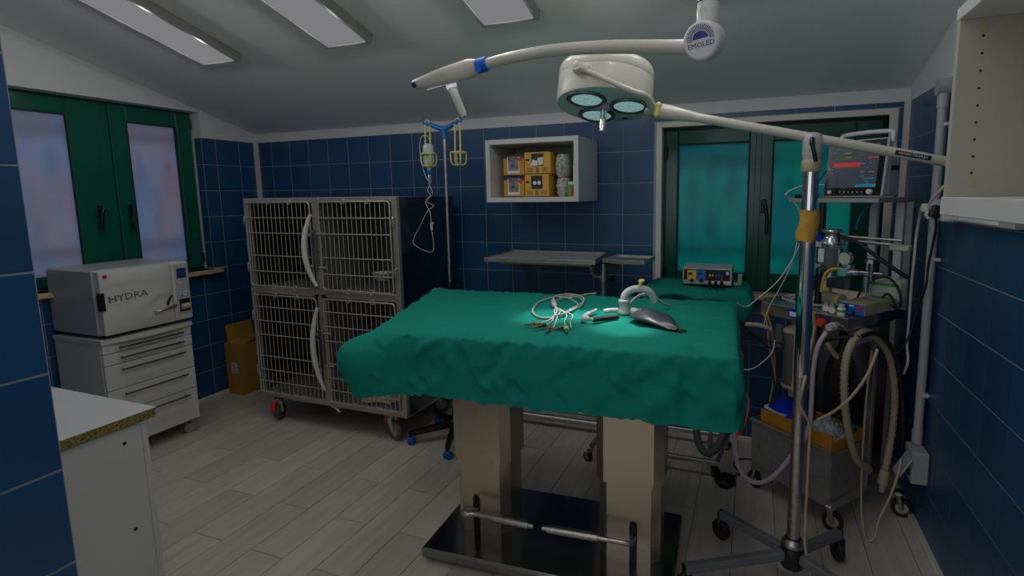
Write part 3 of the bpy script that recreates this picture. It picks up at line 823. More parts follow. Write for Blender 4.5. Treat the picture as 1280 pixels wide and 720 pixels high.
b = MB(); b.grid(bagpt, 28, len(pr), True)
b.add([bagpt(i, 0) for i in range(28)], [tuple(range(28))[::-1]]); b.build('bladder', 'rubber_bag', root)
b = MB(); b.tube([B_ + Vector((0.016 + 0.013 * math.cos(a), -0.010 + 0.009 * math.sin(a), ZD + 0.006)) for a in [2 * PI * i / 14 for i in range(14)]], 0.004, 6, True); b.build('hanging_loop', 'black_rubber', root)
c_ = A_ + ax_ * 0.045 - sd * 0.02 + Vector((0, 0, ZD + 0.038)); b = MB(); b.cyl(c_, c_ + Vector((-0.006, -0.012, 0.008)), 0.012, 0.010, 14); b.build('valve', 'grey_rubber', root)
b = MB(); b.cyl(A_ + Vector((0, 0, ZD + .02)), A_ - ax_ * 0.045 + Vector((0, 0, ZD + .022)), 0.016, 0.014, 14); b.build('neck', 'milky_plastic', root)

# ------------------------------------------------------------------ animal cage on castors
def caster(parent, x, y, r, z_top, ang, wheel='grey_rubber', fork='galvanised', wd=0.028, hub='galvanised', brake=None, name='caster'):
    """swivel castor: the wheel stands on the floor at (x, y)"""
    d = Vector((math.cos(ang), math.sin(ang), 0)); s = Vector((-d.y, d.x, 0)); c = Vector((x, y, r)); top = c + Vector((0, 0, z_top - r)) - d * (r * 0.35)
    b = MB()
    pr = [(r * 0.62, -wd / 2), (r * 0.93, -wd / 2), (r, -wd * 0.28), (r, wd * 0.28), (r * 0.93, wd / 2), (r * 0.62, wd / 2)]
    M = frame_M(c, d, (0, 0, 1), s)
    b.lathe(pr, 22, M); w_ = b.build(name, wheel, parent)
    b = MB(); b.cyl(c - s * (wd * 0.42), c + s * (wd * 0.42), r * 0.63, None, 18); b.cyl(c - s * (wd * 0.75), c + s * (wd * 0.75), r * 0.18, None, 10); b.build('wheel_hub', hub, w_)
    b = MB()
    for q in (-1, 1):
        o = s * (q * (wd * 0.72))
        b.tube([c + o, c + o + Vector((0, 0, r * 0.55)) - d * r * 0.15, top + o - Vector((0, 0, 0.012))], [r * 0.22, r * 0.3, r * 0.36], 6)
    b.box(top - Vector((0, 0, 0.010)), (r * 0.8, wd * 2.0, 0.012), Matrix((d, s, Vector((0, 0, 1)))).transposed(), 0.003)
    b.cyl(top - Vector((0, 0, 0.006)), top, r * 0.42, None, 14)
    b.build('fork', fork, w_)
    if brake:
        b = MB(); b.box(c + Vector((0, 0, r * 0.95)) - d * (r * 1.30), (r * 0.5, wd * 1.4, r * 1.0), Matrix((d, s, Vector((0, 0, 1)))).transposed() @ rot('Y', 20), 0.006); b.build('brake_pedal', brake, w_)
    return w_
CX0, CX1, CY0, CY1, CZ0, CZ1 = -3.285, -2.022, 2.650, 3.300, 0.196, 1.590
ZM0, ZM1 = 0.935, 0.985
root = thing('animal_cage', 'two-tier steel animal cage with four barred doors on castors', 'cage', ((CX0 + CX1) / 2, (CY0 + CY1) / 2, 0))
XC = -2.655
b = MB(); th = 0.006
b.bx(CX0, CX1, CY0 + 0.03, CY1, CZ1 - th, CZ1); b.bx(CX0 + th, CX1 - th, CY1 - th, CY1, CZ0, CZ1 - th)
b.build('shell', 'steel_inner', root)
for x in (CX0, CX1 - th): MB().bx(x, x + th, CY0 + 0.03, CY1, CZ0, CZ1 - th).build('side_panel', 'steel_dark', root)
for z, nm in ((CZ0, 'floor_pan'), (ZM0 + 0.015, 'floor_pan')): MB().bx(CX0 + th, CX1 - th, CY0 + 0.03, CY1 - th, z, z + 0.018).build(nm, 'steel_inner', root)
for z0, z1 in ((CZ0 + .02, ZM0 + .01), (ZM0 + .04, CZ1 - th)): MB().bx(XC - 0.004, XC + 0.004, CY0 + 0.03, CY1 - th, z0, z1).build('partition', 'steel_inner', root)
# face frame
b = MB(); fy0, fy1 = CY0, CY0 + 0.034
for x0, x1 in ((CX0, CX0 + 0.040), (CX1 - 0.040, CX1), (XC - 0.032, XC + 0.032)): b.bx(x0, x1, fy0, fy1, CZ0, CZ1, 0.003)
for z0, z1 in ((CZ0, CZ0 + 0.032), (ZM0, ZM1), (CZ1 - 0.034, CZ1)):
    b.bx(CX0 + 0.04, XC - 0.032, fy0, fy1, z0, z1, 0.003); b.bx(XC + 0.032, CX1 - 0.04, fy0, fy1, z0, z1, 0.003)
ff = b.build('face_frame', 'steel_cage', root)
b = MB()
for x in (CX0 + 0.018, CX1 - 0.018, XC):
    for z in (CZ0 + 0.02, CZ0 + 0.3, ZM0 + 0.025, 1.25, CZ1 - 0.02): b.cyl((x, fy0 + 0.001, z), (x, fy0 - 0.004, z), 0.006, 0.004, 8)
b.build('rivet', 'steel_cage', ff, True)
doors = [(CX0 + 0.036, XC - 0.034, ZM1 + 0.008, CZ1 - 0.030, 1), (XC + 0.042, CX1 - 0.040, ZM1 + 0.008, CZ1 - 0.030, -1),
         (CX0 + 0.036, XC - 0.034, CZ0 + 0.030, ZM0 - 0.006, 1), (XC + 0.030, CX1 - 0.040, CZ0 + 0.030, ZM0 - 0.006, -1)]
for k, (x0, x1, z0, z1, sg) in enumerate(doors):
    yd = CY0 - 0.014
    r_ = 0.022
    loop = []
    for (cx, cz, a0) in ((x1 - r_, z1 - r_, 0), (x0 + r_, z1 - r_, 90), (x0 + r_, z0 + r_, 180), (x1 - r_, z0 + r_, 270)):
        for t in range(5): a = math.radians(a0 + 22.5 * t); loop.append((cx + r_ * math.cos(a), yd, cz + r_ * math.sin(a)))
    d = MB().tube(loop, 0.0055, 8, True).build('cage_door', 'wire', root)
    b = MB(); n = 15
    for i in range(1, n):
        x = x0 + (x1 - x0) * i / n; b.tube([(x, yd + 0.004, z0), (x, yd + 0.004, z1)], 0.0030, 6)
    b.build('door_bars', 'wire', d, True)
    hs = [0.18, 0.36, 0.63, 0.82] if k < 2 else [0.12, 0.26, 0.40, 0.62, 0.76, 0.88]
    for q in hs:
        z = z1 - (z1 - z0) * q; MB().tube([(x0, yd - 0.002, z), (x1, yd - 0.002, z)], 0.0042, 6).build('cross_bar', 'wire', d)
    for q in (0.22, 0.78):         # hinge eyes and loop fasteners
        z = z0 + (z1 - z0) * q; xh = x0 - 0.012 if sg > 0 else x1 + 0.012
        b = MB(); b.tube(spline([(xh - 0.006 * sg, CY0 + 0.002, z - 0.03), (xh - 0.008 * sg, yd, z - 0.026), (xh - 0.008 * sg, yd, z + 0.026), (xh - 0.006 * sg, CY0 + 0.002, z + 0.03)], 4), 0.005, 6); b.box((xh, CY0 - 0.006, z), (0.014, 0.016, 0.03), None, 0.003)
        b.build('hinge', 'galvanised', d)
    for q in (0.36, 0.70):
        x = x0 + (x1 - x0) * q
        for zz in (z0 - 0.002, z1 + 0.002):
            b = MB(); b.tube([(x + 0.016 * math.cos(a), yd - 0.002, zz + 0.016 * math.sin(a)) for a in [2 * PI * i / 12 for i in range(12)]], 0.003, 6, True); b.build('ring', 'wire', d)
# curved white latch handles with their plates
for (zt_, zb_, bulge) in ((1.480, 1.015, 0.056), (0.868, 0.310, 0.044)):
    h = MB(); pts = []; rr = []
    for i in range(21):
        t = i / 20; z = zt_ + (zb_ - zt_) * t
        s_ = math.sin(PI * t) ** 0.8 if zt_ > 1 else math.sin(PI * min(1, t * 1.02)) ** 0.8
        pts.append(Vector((XC - 0.010 - bulge * s_ + 0.01 * t, CY0 - 0.030 - 0.022 * math.sin(PI * t), z))); rr.append(0.011 + 0.007 * math.sin(PI * t))
    h.tube(pts, rr, 10); ho = h.build('latch_handle', 'white_paint', root)
    zc = (zt_ + zb_) / 2
    b = MB(); b.box((XC - 0.022, CY0 - 0.012, zc), (0.050, 0.012, 0.26), None, 0.008); b.build('latch_plate', 'steel_dark', ho)
    b = MB(); b.box((XC - 0.045, CY0 - 0.026, zc + 0.10), (0.05, 0.008, 0.016)); b.box((XC - 0.045, CY0 - 0.026, zc - 0.10), (0.05, 0.008, 0.016)); b.build('latch_link', 'wire', ho)
    for zz in (zc + 0.11, zc - 0.11):
        MB().box((XC + 0.050, CY0 - 0.020, zz), (0.07, 0.007, 0.012), None, 0.002).build('latch_bolt', 'wire', ho)
for x in (XC - 0.03, XC + 0.03):
    MB().cyl((x, CY0 + 0.002, ZM0 + 0.012), (x, CY0 - 0.018, ZM0 + 0.012), 0.012, 0.010, 12).build('stop_knob', 'black_plastic', root)
MB().tube(spline([(XC + 0.03, CY0 - 0.006, CZ0 - 0.004), (XC + 0.075, CY0 - 0.016, CZ0 - 0.012), (XC + 0.11, CY0 - 0.022, CZ0 - 0.030)], 4), 0.008, 6).build('drop_latch', 'wire', root)
b = MB(); b.bx(CX0 + 0.03, CX1 - 0.03, CY0 + 0.04, CY0 + 0.08, CZ0 - 0.03, CZ0); b.bx(CX0 + 0.03, CX1 - 0.03, CY1 - 0.08, CY1 - 0.04, CZ0 - 0.03, CZ0)
b.bx(CX0 + 0.02, CX0 + 0.05, CY0 + 0.08, CY1 - 0.08, CZ0 - 0.03, CZ0); b.bx(CX1 - 0.05, CX1 - 0.02, CY0 + 0.08, CY1 - 0.08, CZ0 - 0.03, CZ0)
b.build('under_frame', 'steel_cage', root)
caster(root, -3.170, 2.705, 0.062, CZ0 - 0.03, 1.9, brake='red'); caster(root, -2.165, 2.705, 0.066, CZ0 - 0.03, -0.35, brake='red')
caster(root, -3.17, 3.20, 0.062, CZ0 - 0.03, 0.6); caster(root, -2.13, 3.20, 0.062, CZ0 - 0.03, 0.4)
# what stands in the cage
b = MB(); n = 26
rn = random.Random(5)
def cloth(i, j):
    u, v = i / 25 - 0.5, j / 13 - 0.5
    h = 0.035 * math.exp(-(u * u * 9 + v * v * 7)) + 0.014 * math.sin(11 * u + 5 * v) * math.exp(-3 * (u * u + v * v)) + 0.008 * math.sin(23 * v + 9 * u)
    return Vector((-2.335 + 0.26 * u + 0.02 * math.sin(8 * v), 2.80 + 0.16 * v + 0.02 * math.sin(7 * u), CZ0 + 0.024 + max(0.002, h)))
b.grid(cloth, 26, 14); o = b.build('crumpled_cloth', 'cream_tube'); tag(o, 'crumpled cream cloth lying in the lower right cage', 'cloth')
root2 = thing('drinking_bowl', 'small drinking bowl hung behind the bars of the upper right cage', 'bowl', (-2.22, 2.74, 1.09))
b = MB(); b.lathe([(0.0, 0.0), (0.045, 0.0), (0.062, 0.05), (0.066, 0.052), (0.060, 0.05), (0.042, 0.008), (0, 0.008)], 20, Matrix.Translation((-2.22, 2.745, 1.055))); b.build('bowl_shell', 'ivory_paint', root2)
b = MB(); b.tube([(-2.22 + 0.066 * math.cos(a), 2.745 + 0.066 * math.sin(a), 1.103) for a in [2 * PI * i / 20 for i in range(20)]], 0.004, 6, True); b.box((-2.22, 2.672, 1.103), (0.03, 0.016, 0.012)); b.build('bowl_ring', 'wire', root2)

# ------------------------------------------------------------------ IV stand
IX, IY = -1.800, 2.860
root = thing('drip_stand', 'drip stand with blue hook top and blue-wheeled star base', 'stand', (IX, IY, 0))
for k in range(5):
    a = math.radians(147 + 72 * k); d = Vector((math.cos(a), math.sin(a), 0)); s = Vector((-d.y, d.x, 0))
    b = MB(); c0 = Vector((IX, IY, 0.105)); c1 = c0 + d * 0.285 + Vector((0, 0, -0.030))
    def ring(c, w_, h_): return [c + s * w_ + Vector((0, 0, h_)), c + s * w_ * 1.2 - Vector((0, 0, h_)), c - s * w_ * 1.2 - Vector((0, 0, h_)), c - s * w_ + Vector((0, 0, h_))]
    A = ring(c0 + d * 0.02, 0.019, 0.022); B = ring(c1, 0.013, 0.014); C = ring(c1 + d * 0.014, 0.008, 0.010)
    b.add(A + B + C, [(0, 1, 5, 4), (1, 2, 6, 5), (2, 3, 7, 6), (3, 0, 4, 7), (4, 5, 9, 8), (5, 6, 10, 9), (6, 7, 11, 10), (7, 4, 8, 11), (8, 9, 10, 11)])
    b.cyl(c1 - Vector((0, 0, 0.014)), c1 - Vector((0, 0, 0.04)), 0.011, None, 10)
    lg = b.build('leg', 'black_plastic', root)
    a2 = a + (0.4, 0.9, -0.7, 1.5, 0.2)[k]; d2 = Vector((math.cos(a2), math.sin(a2), 0)); s2 = Vector((-d2.y, d2.x, 0)); cc = Vector((c1.x, c1.y, 0.0255))
    b = MB()
    for q in (-1, 1):
        b.lathe([(0.0, 0.001), (0.017, 0.001), (0.0245, 0.004), (0.0255, 0.010), (0.0245, 0.015), (0.014, 0.018), (0, 0.018)], 20, frame_M(cc + s2 * (0.003 * q), d2, Vector((0, 0, 1)) * q, s2 * q))
    b.ball(cc + Vector((0, 0, 0.006)), (0.021, 0.021, 0.022), 14, 8)
    b.build('caster', 'blue_plastic', lg)
b = MB(); b.lathe([(0.048, 0.082), (0.050, 0.11), (0.040, 0.132), (0.022, 0.145), (0.020, 0.21), (0.016, 0.215)], 20, Matrix.Translation((IX, IY, 0))); b.build('hub', 'black_plastic', root)
b = MB(); b.tube([(IX, IY, 0.14), (IX, IY, 1.02)], 0.0125, 14); p = b.build('pole', 'galvanised', root)
b = MB(); b.tube([(IX, IY, 1.0), (IX + 0.002, IY, 1.99)], 0.0095, 14); b.build('upper_pole', 'galvanised', p)
b = MB(); b.cyl((IX, IY, 0.985), (IX, IY, 1.045), 0.019, None, 14); b.cyl((IX, IY, 1.015), (IX + 0.04, IY - 0.02, 1.015), 0.010, 0.014, 10); b.build('clamp_collar', 'black_plastic', p)
b = MB(); b.cyl((IX + .002, IY, 1.935), (IX + .002, IY, 2.012), 0.015, 0.017, 14); hh = b.build('hook_head', 'blue_hook', root)
HK = []
for sg in (-1, 1):
    tip = Vector((IX + 0.002 + sg * 0.118, IY - 0.02, 2.036))
    b = MB(); b.tube([Vector((IX + .002, IY, 1.990)), Vector((IX + .002 + sg * 0.06, IY - 0.01, 2.012)), tip], [0.017, 0.014, 0.011], 8)
    b.tube(spline([tip, tip + Vector((sg * 0.014, 0, -0.004)), tip + Vector((sg * 0.020, 0, 0.018)), tip + Vector((sg * 0.020, 0, 0.030))], 3), 0.007, 8)
    b.build('hook_arm', 'blue_hook', hh); HK.append(tip + Vector((-sg * 0.012, 0, 0.0)))
def basket(c, label):
    """yellow wire holder hanging from a hook"""
    r = thing('bottle_holder', label, 'holder', (c.x, c.y, c.z - 0.2), 0, 'yellow bottle holders on the drip stand')
    R = 0.047; zr = c.z - 0.158 - 0.03; zbm = zr - 0.075
    top = c + Vector((0, 0, 0.014))
    for q in (-1, 1):
        a = c + Vector((0, q * 0.0, 0))
        b = MB(); b.tube(spline([top, top + Vector((q * 0.014, 0, -0.012)), c + Vector((q * 0.017, 0, -0.05)), c + Vector((q * 0.018, -0.004, -0.15)), Vector((c.x + q * 0.019, c.y - 0.01, zr - 0.03)), Vector((c.x + q * 0.014, c.y - 0.004, zbm + 0.002))], 5), 0.0052, 8)
        b.build('hanger', 'pale_yellow', r)
    b = MB(); b.tube([(c.x + R * math.cos(a), c.y + R * math.sin(a), zr) for a in [2 * PI * i / 24 for i in range(24)]], 0.0052, 8, True); b.build('rim', 'pale_yellow', r)
    b = MB(); b.tube([(c.x + R * 0.5 * math.cos(a), c.y + R * 0.5 * math.sin(a), zbm) for a in [2 * PI * i / 18 for i in range(18)]], 0.0048, 8, True); b.build('bottom_ring', 'pale_yellow', r)
    for k in range(4):
        a = PI / 4 + PI / 2 * k; d = Vector((math.cos(a), math.sin(a), 0)); cc = Vector((c.x, c.y, 0))
        b = MB(); b.tube(spline([cc + d * R + Vector((0, 0, zr)), cc + d * R * 1.0 + Vector((0, 0, zr - 0.045)), cc + d * R * 0.8 + Vector((0, 0, zbm + 0.006)), cc + d * R * 0.5 + Vector((0, 0, zbm))], 4), 0.0048, 8); b.build('rib', 'pale_yellow', r)
    return zr, zbm
zr, zbm = basket(HK[0], 'yellow wire holder carrying an infusion bottle on the drip stand')
basket(HK[1], 'empty yellow wire holder on the right hook of the drip stand')
c = HK[0]; root = thing('infusion_bottle', 'clear infusion bottle hanging neck down in the left yellow holder', 'bottle', (c.x, c.y, zbm))
b = MB(); b.lathe([(0.0, 0.138), (0.02, 0.136), (0.030, 0.128), (0.034, 0.110), (0.034, 0.025), (0.026, 0.002), (0.014, -0.010), (0.013, -0.028), (0, -0.028)], 20, Matrix.Translation((c.x, c.y, zbm))); b.build('bottle_body', 'milky_plastic', root)
b = MB(); b.lathe([(0.0345, 0.035), (0.0345, 0.085)], 10, Matrix.Translation((c.x, c.y, zbm)) @ Matrix.Scale(1.002, 4)); b.f = b.f[-4:]; b.s = b.s[-4:]; b.m = b.m[-4:]; b.build('bottle_label', 'bottle_green', root)
b = MB(); b.cyl((c.x, c.y, zbm - 0.028), (c.x, c.y, zbm - 0.048), 0.015, 0.012, 12); b.build('stopper', 'blue_hook', root)
root = thing('infusion_line', 'thin clear infusion line looping below the hanging bottle', 'tube', (c.x, c.y, zbm - 0.05))
b = MB(); b.lathe([(0.006, -0.050), (0.010, -0.054), (0.011, -0.105), (0.004, -0.120)], 12, Matrix.Translation((c.x, c.y, zbm))); b.build('drip_chamber', 'clear_plastic', root)
pts = [(c.x, c.y, zbm - .115), (c.x - .012, c.y - .01, zbm - .15), (c.x + .014, c.y - .02, zbm - .18), (c.x - .03, c.y - .01, zbm - .215), (c.x + .02, c.y, zbm - .245), (c.x - .01, c.y - .02, zbm - .275), (c.x - .06, c.y - .03, zbm - .36), (c.x - .11, c.y - .04, zbm - .45), (c.x - .11, c.y - .04, zbm - .485), (c.x - .06, c.y - .03, zbm - .52), (c.x + .005, c.y - .02, zbm - .535), (c.x + .022, c.y - .02, zbm - .49), (c.x + .012, c.y - .02, zbm - .40), (c.x + .008, c.y - .02, zbm - .30), (c.x - .02, c.y - .01, zbm - .25), (c.x - .035, c.y, zbm - .22), (c.x + .016, c.y, zbm - .17), (c.x - .004, c.y, zbm - .12)]
wire('tubing', pts, 0.0017, 'white_cable', root)
b = MB(); b.box((c.x + .012, c.y - .02, zbm - .375), (0.016, 0.014, 0.05), None, 0.004); b.cyl((c.x + .012, c.y - .02, zbm - .355), (c.x + .03, c.y - .03, zbm - .352), .006, None, 10); b.build('roller_clamp', 'white_paint', root)
wire('air_line', [(c.x + .012, c.y + .01, zbm + .14), (c.x - .01, c.y + .01, zbm + .185), (c.x - .05, c.y + .005, zbm + .18), (c.x - .062, c.y, zbm + .12), (c.x - .055, c.y, zbm + .03), (c.x - .03, c.y, zbm - .06), (c.x - .004, c.y, zbm - .10)], 0.0018, 'white_cable', root)

# ------------------------------------------------------------------ drawer cart and autoclave
AX = -3.548                       # front of the drawers
AY0, AY1 = 1.862, 2.388
root = thing('drawer_cart', 'white five-drawer cart on castors under the autoclave', 'cabinet', ((AX - 0.24), (AY0 + AY1) / 2, 0))
b = MB(); b.bx(AX - 0.46, AX - 0.020, AY0, AY1, 0.100, 0.748, 0.004); b.build('carcass', 'melamine', root)
b = MB(); n = 12
poly = [(AX - 0.462, AY0 - 0.004), (AX + 0.004, AY0 - 0.004)] + [(AX + 0.006 + 0.030 * math.sin(PI * i / n), AY0 - 0.004 + (AY1 - AY0 + 0.008) * i / n) for i in range(n + 1)] + [(AX + 0.004, AY1 + 0.004), (AX - 0.462, AY1 + 0.004)]
b.prism(poly, 0.746, 0.772); b.build('worktop', 'white_gloss', root)
dz = [(0.686, 0.744), (0.614, 0.682), (0.460, 0.610), (0.316, 0.456), (0.098, 0.312)]
for z0, z1 in dz:
    b = MB(); b.bx(AX - 0.019, AX, AY0 + 0.002, AY1 - 0.002, z0, z1, 0.003); d = b.build('drawer', 'melamine', root)
    zh = z1 - 0.030 if z1 - z0 < 0.1 else z1 - 0.032
    b = MB(); b.tube([(AX + 0.026, AY0 + 0.078, zh), (AX + 0.026, AY1 - 0.070, zh)], 0.0055, 10)
    for y in (AY0 + 0.095, AY1 - 0.088): b.cyl((AX, y, zh), (AX + 0.026, y, zh), 0.0045, None, 8)
    b.build('bar_handle', 'steel_dark', d)
for x, y, a in ((AX - 0.05, AY1 - 0.05, 1.2), (AX - 0.05, AY0 + 0.05, 0.7), (AX - 0.40, AY1 - 0.05, 0.4), (AX - 0.40, AY0 + 0.05, 2.2)):
    b = MB()
    d = Vector((math.cos(a), math.sin(a), 0)); s = Vector((-d.y, d.x, 0)); c = Vector((x, y, 0.034))
    for q in (-1, 1): b.cyl(c + s * (0.008 * q), c + s * (0.024 * q), 0.034, None, 18)
    b.cyl(c - s * 0.008, c + s * 0.008, 0.03, None, 14); b.cyl(c + Vector((0, 0, 0.02)) - d * 0.012, Vector((x, y, 0.102)) - d * 0.012, 0.012, None, 10)
    b.build('caster', 'light_rubber', root)

root = thing('autoclave', 'white and grey benchtop autoclave with blue display standing on the drawer cart', 'autoclave', (AX - 0.23, 2.14, 0.772))
Z0, Z1 = 0.794, 1.180
b = MB(); b.bx(AX - 0.475, AX - 0.030, 1.872, 2.404, Z0, Z1 + 0.004, 0.008); b.build('housing', 'grey_paint', root)
for x in (AX - 0.42, AX - 0.08):
    for y in (1.92, 2.35): MB().cyl((x, y, 0.772), (x, y, Z0), 0.020, 0.022, 12).build('foot', 'black_rubber', root)
# door: flat slab with softly bulging face
def door_face(i, j):
    u, v = i / 30, j / 22
    y = 1.884 + (2.285 - 1.884) * u; z = Z0 + 0.004 + (Z1 - Z0 - 0.006) * v
    bul = 0.014 * (1 - (2 * u - 1) ** 4) * (1 - (2 * v - 1) ** 6)
    e = ((y - 2.00) / 0.21) ** 2 + ((z - 1.02 - 0.10 * (y - 2.0)) / 0.072) ** 2
    if y > 2.0: e = ((y - 2.00) / 0.20) ** 2 + ((z - 1.02 - 0.10 * (y - 2.0)) / 0.072) ** 2
    bul -= 0.0035 * ramp((1.15 - e) / 0.3)
    e2 = ((y - 2.255) / 0.125) ** 2 + ((z - 0.925) / 0.062) ** 2
    bul -= 0.006 * ramp((1.1 - e2) / 0.3)
    return Vector((AX + 0.012 + bul, y, z))
b = MB(); b.grid(door_face, 31, 23); b.bx(AX - 0.03, AX + 0.0115, 1.884, 2.285, Z0 + 0.003, Z1 - 0.002, 0.004)
dr_ = b.build('autoclave_door', 'white_gloss', root)
text('lettering', 'HYDRA', 0.057, frame_M((AX + 0.0225, 2.022, 1.012), (0, 1, 0.035), (0, -0.035, 1), (1, 0, 0)), 'dark_print', dr_, 0.001, sx=1.14)
b = MB(); b.box((AX + 0.018, 1.912, 1.146), (0.004, 0.020, 0.018)); b.build('badge', 'red', dr_)
b = MB(); b.box((AX + 0.020, 1.912, 1.152), (0.003, 0.019, 0.005)); b.build('badge_band', 'black_plastic', dr_)
b = MB(); b.bx(AX - 0.012, AX + 0.020, 1.874, 1.900, 0.945, 1.052, 0.003); b.build('door_hinge', 'black_plastic', root)
b = MB(); b.tube(spline([(AX + 0.020, 2.158, 0.884), (AX + 0.040, 2.17, 0.888), (AX + 0.046, 2.22, 0.895), (AX + 0.040, 2.275, 0.904), (AX + 0.02, 2.29, 0.906)], 4), 0.009, 8); b.build('door_handle', 'worn_chrome', root)
b = MB(); b.tube(spline([(AX + 0.016, 2.245, 0.915), (AX + 0.024, 2.25, 0.945), (AX + 0.02, 2.275, 0.972)], 4), [0.007] * 8 + [0.004], 8); b.build('handle_slot', 'black_plastic', root)
b = MB(); b.bx(AX - 0.03, AX + 0.016, 2.290, 2.402, Z0 + 0.003, Z1 + 0.002, 0.008); cp = b.build('control_panel', 'white_gloss', root)
b = MB(); b.bx(AX + 0.016, AX + 0.0185, 2.305, 2.392, 0.835, 1.165, 0.001); b.build('fascia', 'grey_paint', cp)
b = MB(); b.bx(AX + 0.018, AX + 0.0215, 2.318, 2.378, 1.076, 1.140, 0.001); b.build('display_bezel', 'steel_dark', cp)
b = MB(); b.bx(AX + 0.021, AX + 0.0225, 2.325, 2.371, 1.088, 1.130); b.build('display', 'lcd', cp)
for k in range(3): MB().cyl((AX + 0.018, 2.332 + 0.018 * k, 0.982 + .002 * k), (AX + 0.021, 2.332 + 0.018 * k, 0.982 + .002 * k), 0.005, None, 10).build('button', 'paper', cp)
MB().cyl((AX + 0.018, 2.340, 0.958), (AX + 0.0215, 2.340, 0.958), 0.007, None, 12).build('start_button', 'blue_front', cp)
MB().cyl((AX + 0.018, 2.362, 0.962), (AX + 0.0215, 2.362, 0.962), 0.006, None, 12).build('stop_button', 'paper', cp)
b = MB(); b.box((AX + 0.0185, 2.335, 1.045), (0.002, 0.03, 0.006)); b.build('maker_mark', 'paper', cp)
b = MB(); b.bx(AX + 0.014, AX + 0.022, 2.318, 2.386, 0.852, 0.935, 0.003); pr_ = b.build('printer', 'black_plastic', cp)
b = MB(); b.cyl((AX + 0.020, 2.326, 0.885), (AX + 0.020, 2.378, 0.885), 0.020, None, 14); b.build('paper_roll', 'cream_tube', pr_)

# cardboard box in the corner beside the cage
root = thing('cardboard_box', 'open cardboard box on the floor between left wall and cage', 'box', (-3.925, 3.085, 0), math.radians(0))
M = WORLD[root]
b = MB(M); w_, d_, h_, t_ = 0.090, 0.130, 0.425, 0.006
taper = 0.93
def wall4(sx):
    return
b.add([(-w_ * taper, -d_, 0), (w_ * taper, -d_, 0), (w_, -d_ - .004, h_), (-w_, -d_ - .004, h_), (-w_ * taper, d_, 0), (w_ * taper, d_, 0), (w_, d_, h_), (-w_, d_, h_)],
      [(0, 1, 2, 3), (1, 5, 6, 2), (5, 4, 7, 6), (4, 0, 3, 7), (0, 4, 5, 1)])
b.add([(-w_ + t_, -d_ + t_, 0.01), (w_ - t_, -d_ + t_, 0.01), (w_ - t_, -d_ + t_, h_), (-w_ + t_, -d_ + t_, h_), (-w_ + t_, d_ - t_, 0.01), (w_ - t_, d_ - t_, 0.01), (w_ - t_, d_ - t_, h_), (-w_ + t_, d_ - t_, h_)],
      [(3, 2, 1, 0), (2, 6, 5, 1), (6, 7, 4, 5), (7, 3, 0, 4), (1, 5, 4, 0)])
b.build('carton', 'cardboard', root)
b = MB(M); b.box((-w_ - 0.004, 0.02, h_ + 0.068), (0.005, 2 * d_ - .02, 0.14), rot('Y', -8)); b.build('flap', 'cardboard', root)
b = MB(M); b.box((0, -d_ * .47, h_ + 0.006), (2 * w_ - .006, d_ * 1.02, 0.005), rot('X', 7)); b.build('flap', 'cardboard', root)
b = MB(M); b.box((0, d_ * .52, h_ + 0.016), (2 * w_ - .006, d_ * 0.98, 0.005), rot('X', -6)); b.build('flap', 'cardboard', root)
b = MB(M); b.box((-0.01, -d_ - 0.0046, 0.395), (0.030, 0.001, 0.075)); b.build('tape', 'tan_cable', root)
b = MB(M); b.box((0.005, -d_ - 0.0040, 0.225), (0.066, 0.001, 0.085)); lb = b.build('shipping_label', 'paper', root)
b = MB(M)
for k, (a, c) in enumerate(((0, 0.06), (-.01, 0.04), (0.006, 0.056), (0, 0.03))): b.box((0.005 + a * .7, -d_ - 0.0050, 0.252 - 0.012 * k), (c * .8, 0.0006, 0.004))
b.box((0.005, -d_ - 0.0050, 0.195), (0.052, 0.0006, 0.014)); b.build('label_print', 'grey_paint', lb, True)

# ------------------------------------------------------------------ counter in the left foreground
root = thing('base_cabinet', 'white cabinet end panel under the raw-edged counter in the left foreground', 'cabinet', (-2.35, 0.88, 0))
b = MB(); b.bx(-1.966, -1.948, 0.632, 1.105, 0.0, 0.836, 0.001); b.build('end_panel', 'melamine', root)
b = MB(); b.bx(-1.966, -1.948, 1.106, 1.126, 0.0, 0.836, 0.002); b.build('front_stile', 'melamine', root)
b = MB(); b.bx(-2.70, -1.968, 0.632, 1.10, 0.08, 0.836); b.build('carcass', 'melamine', root)
b = MB(); b.bx(-2.70, -1.968, 1.102, 1.124, 0.09, 0.832, 0.002); b.build('cabinet_door', 'melamine', root)
b = MB(); b.bx(-2.70, -1.968, 0.66, 1.05, 0.0, 0.08); b.build('plinth', 'melamine', root)
for z in (0.78, 0.47, 0.235): MB().cyl((-1.9475, 1.052, z), (-1.946, 1.052, z), 0.006, None, 10).build('screw_cap', 'black_plastic', root)
MB().bx(-1.960, -1.944, 1.100, 1.130, 0.826, 0.836, 0.002).build('bracket', 'paper', root)
root = thing('countertop', 'white countertop with raw chipboard end in the left foreground', 'counter', (-2.35, 0.88, 0.836))
MB().bx(-2.74, -1.936, 0.600, 1.152, 0.837, 0.868, 0.002).build('core', 'chipboard', root)
MB().bx(-2.742, -1.935, 0.599, 1.153, 0.8685, 0.8700).build('laminate', 'white_gloss', root)

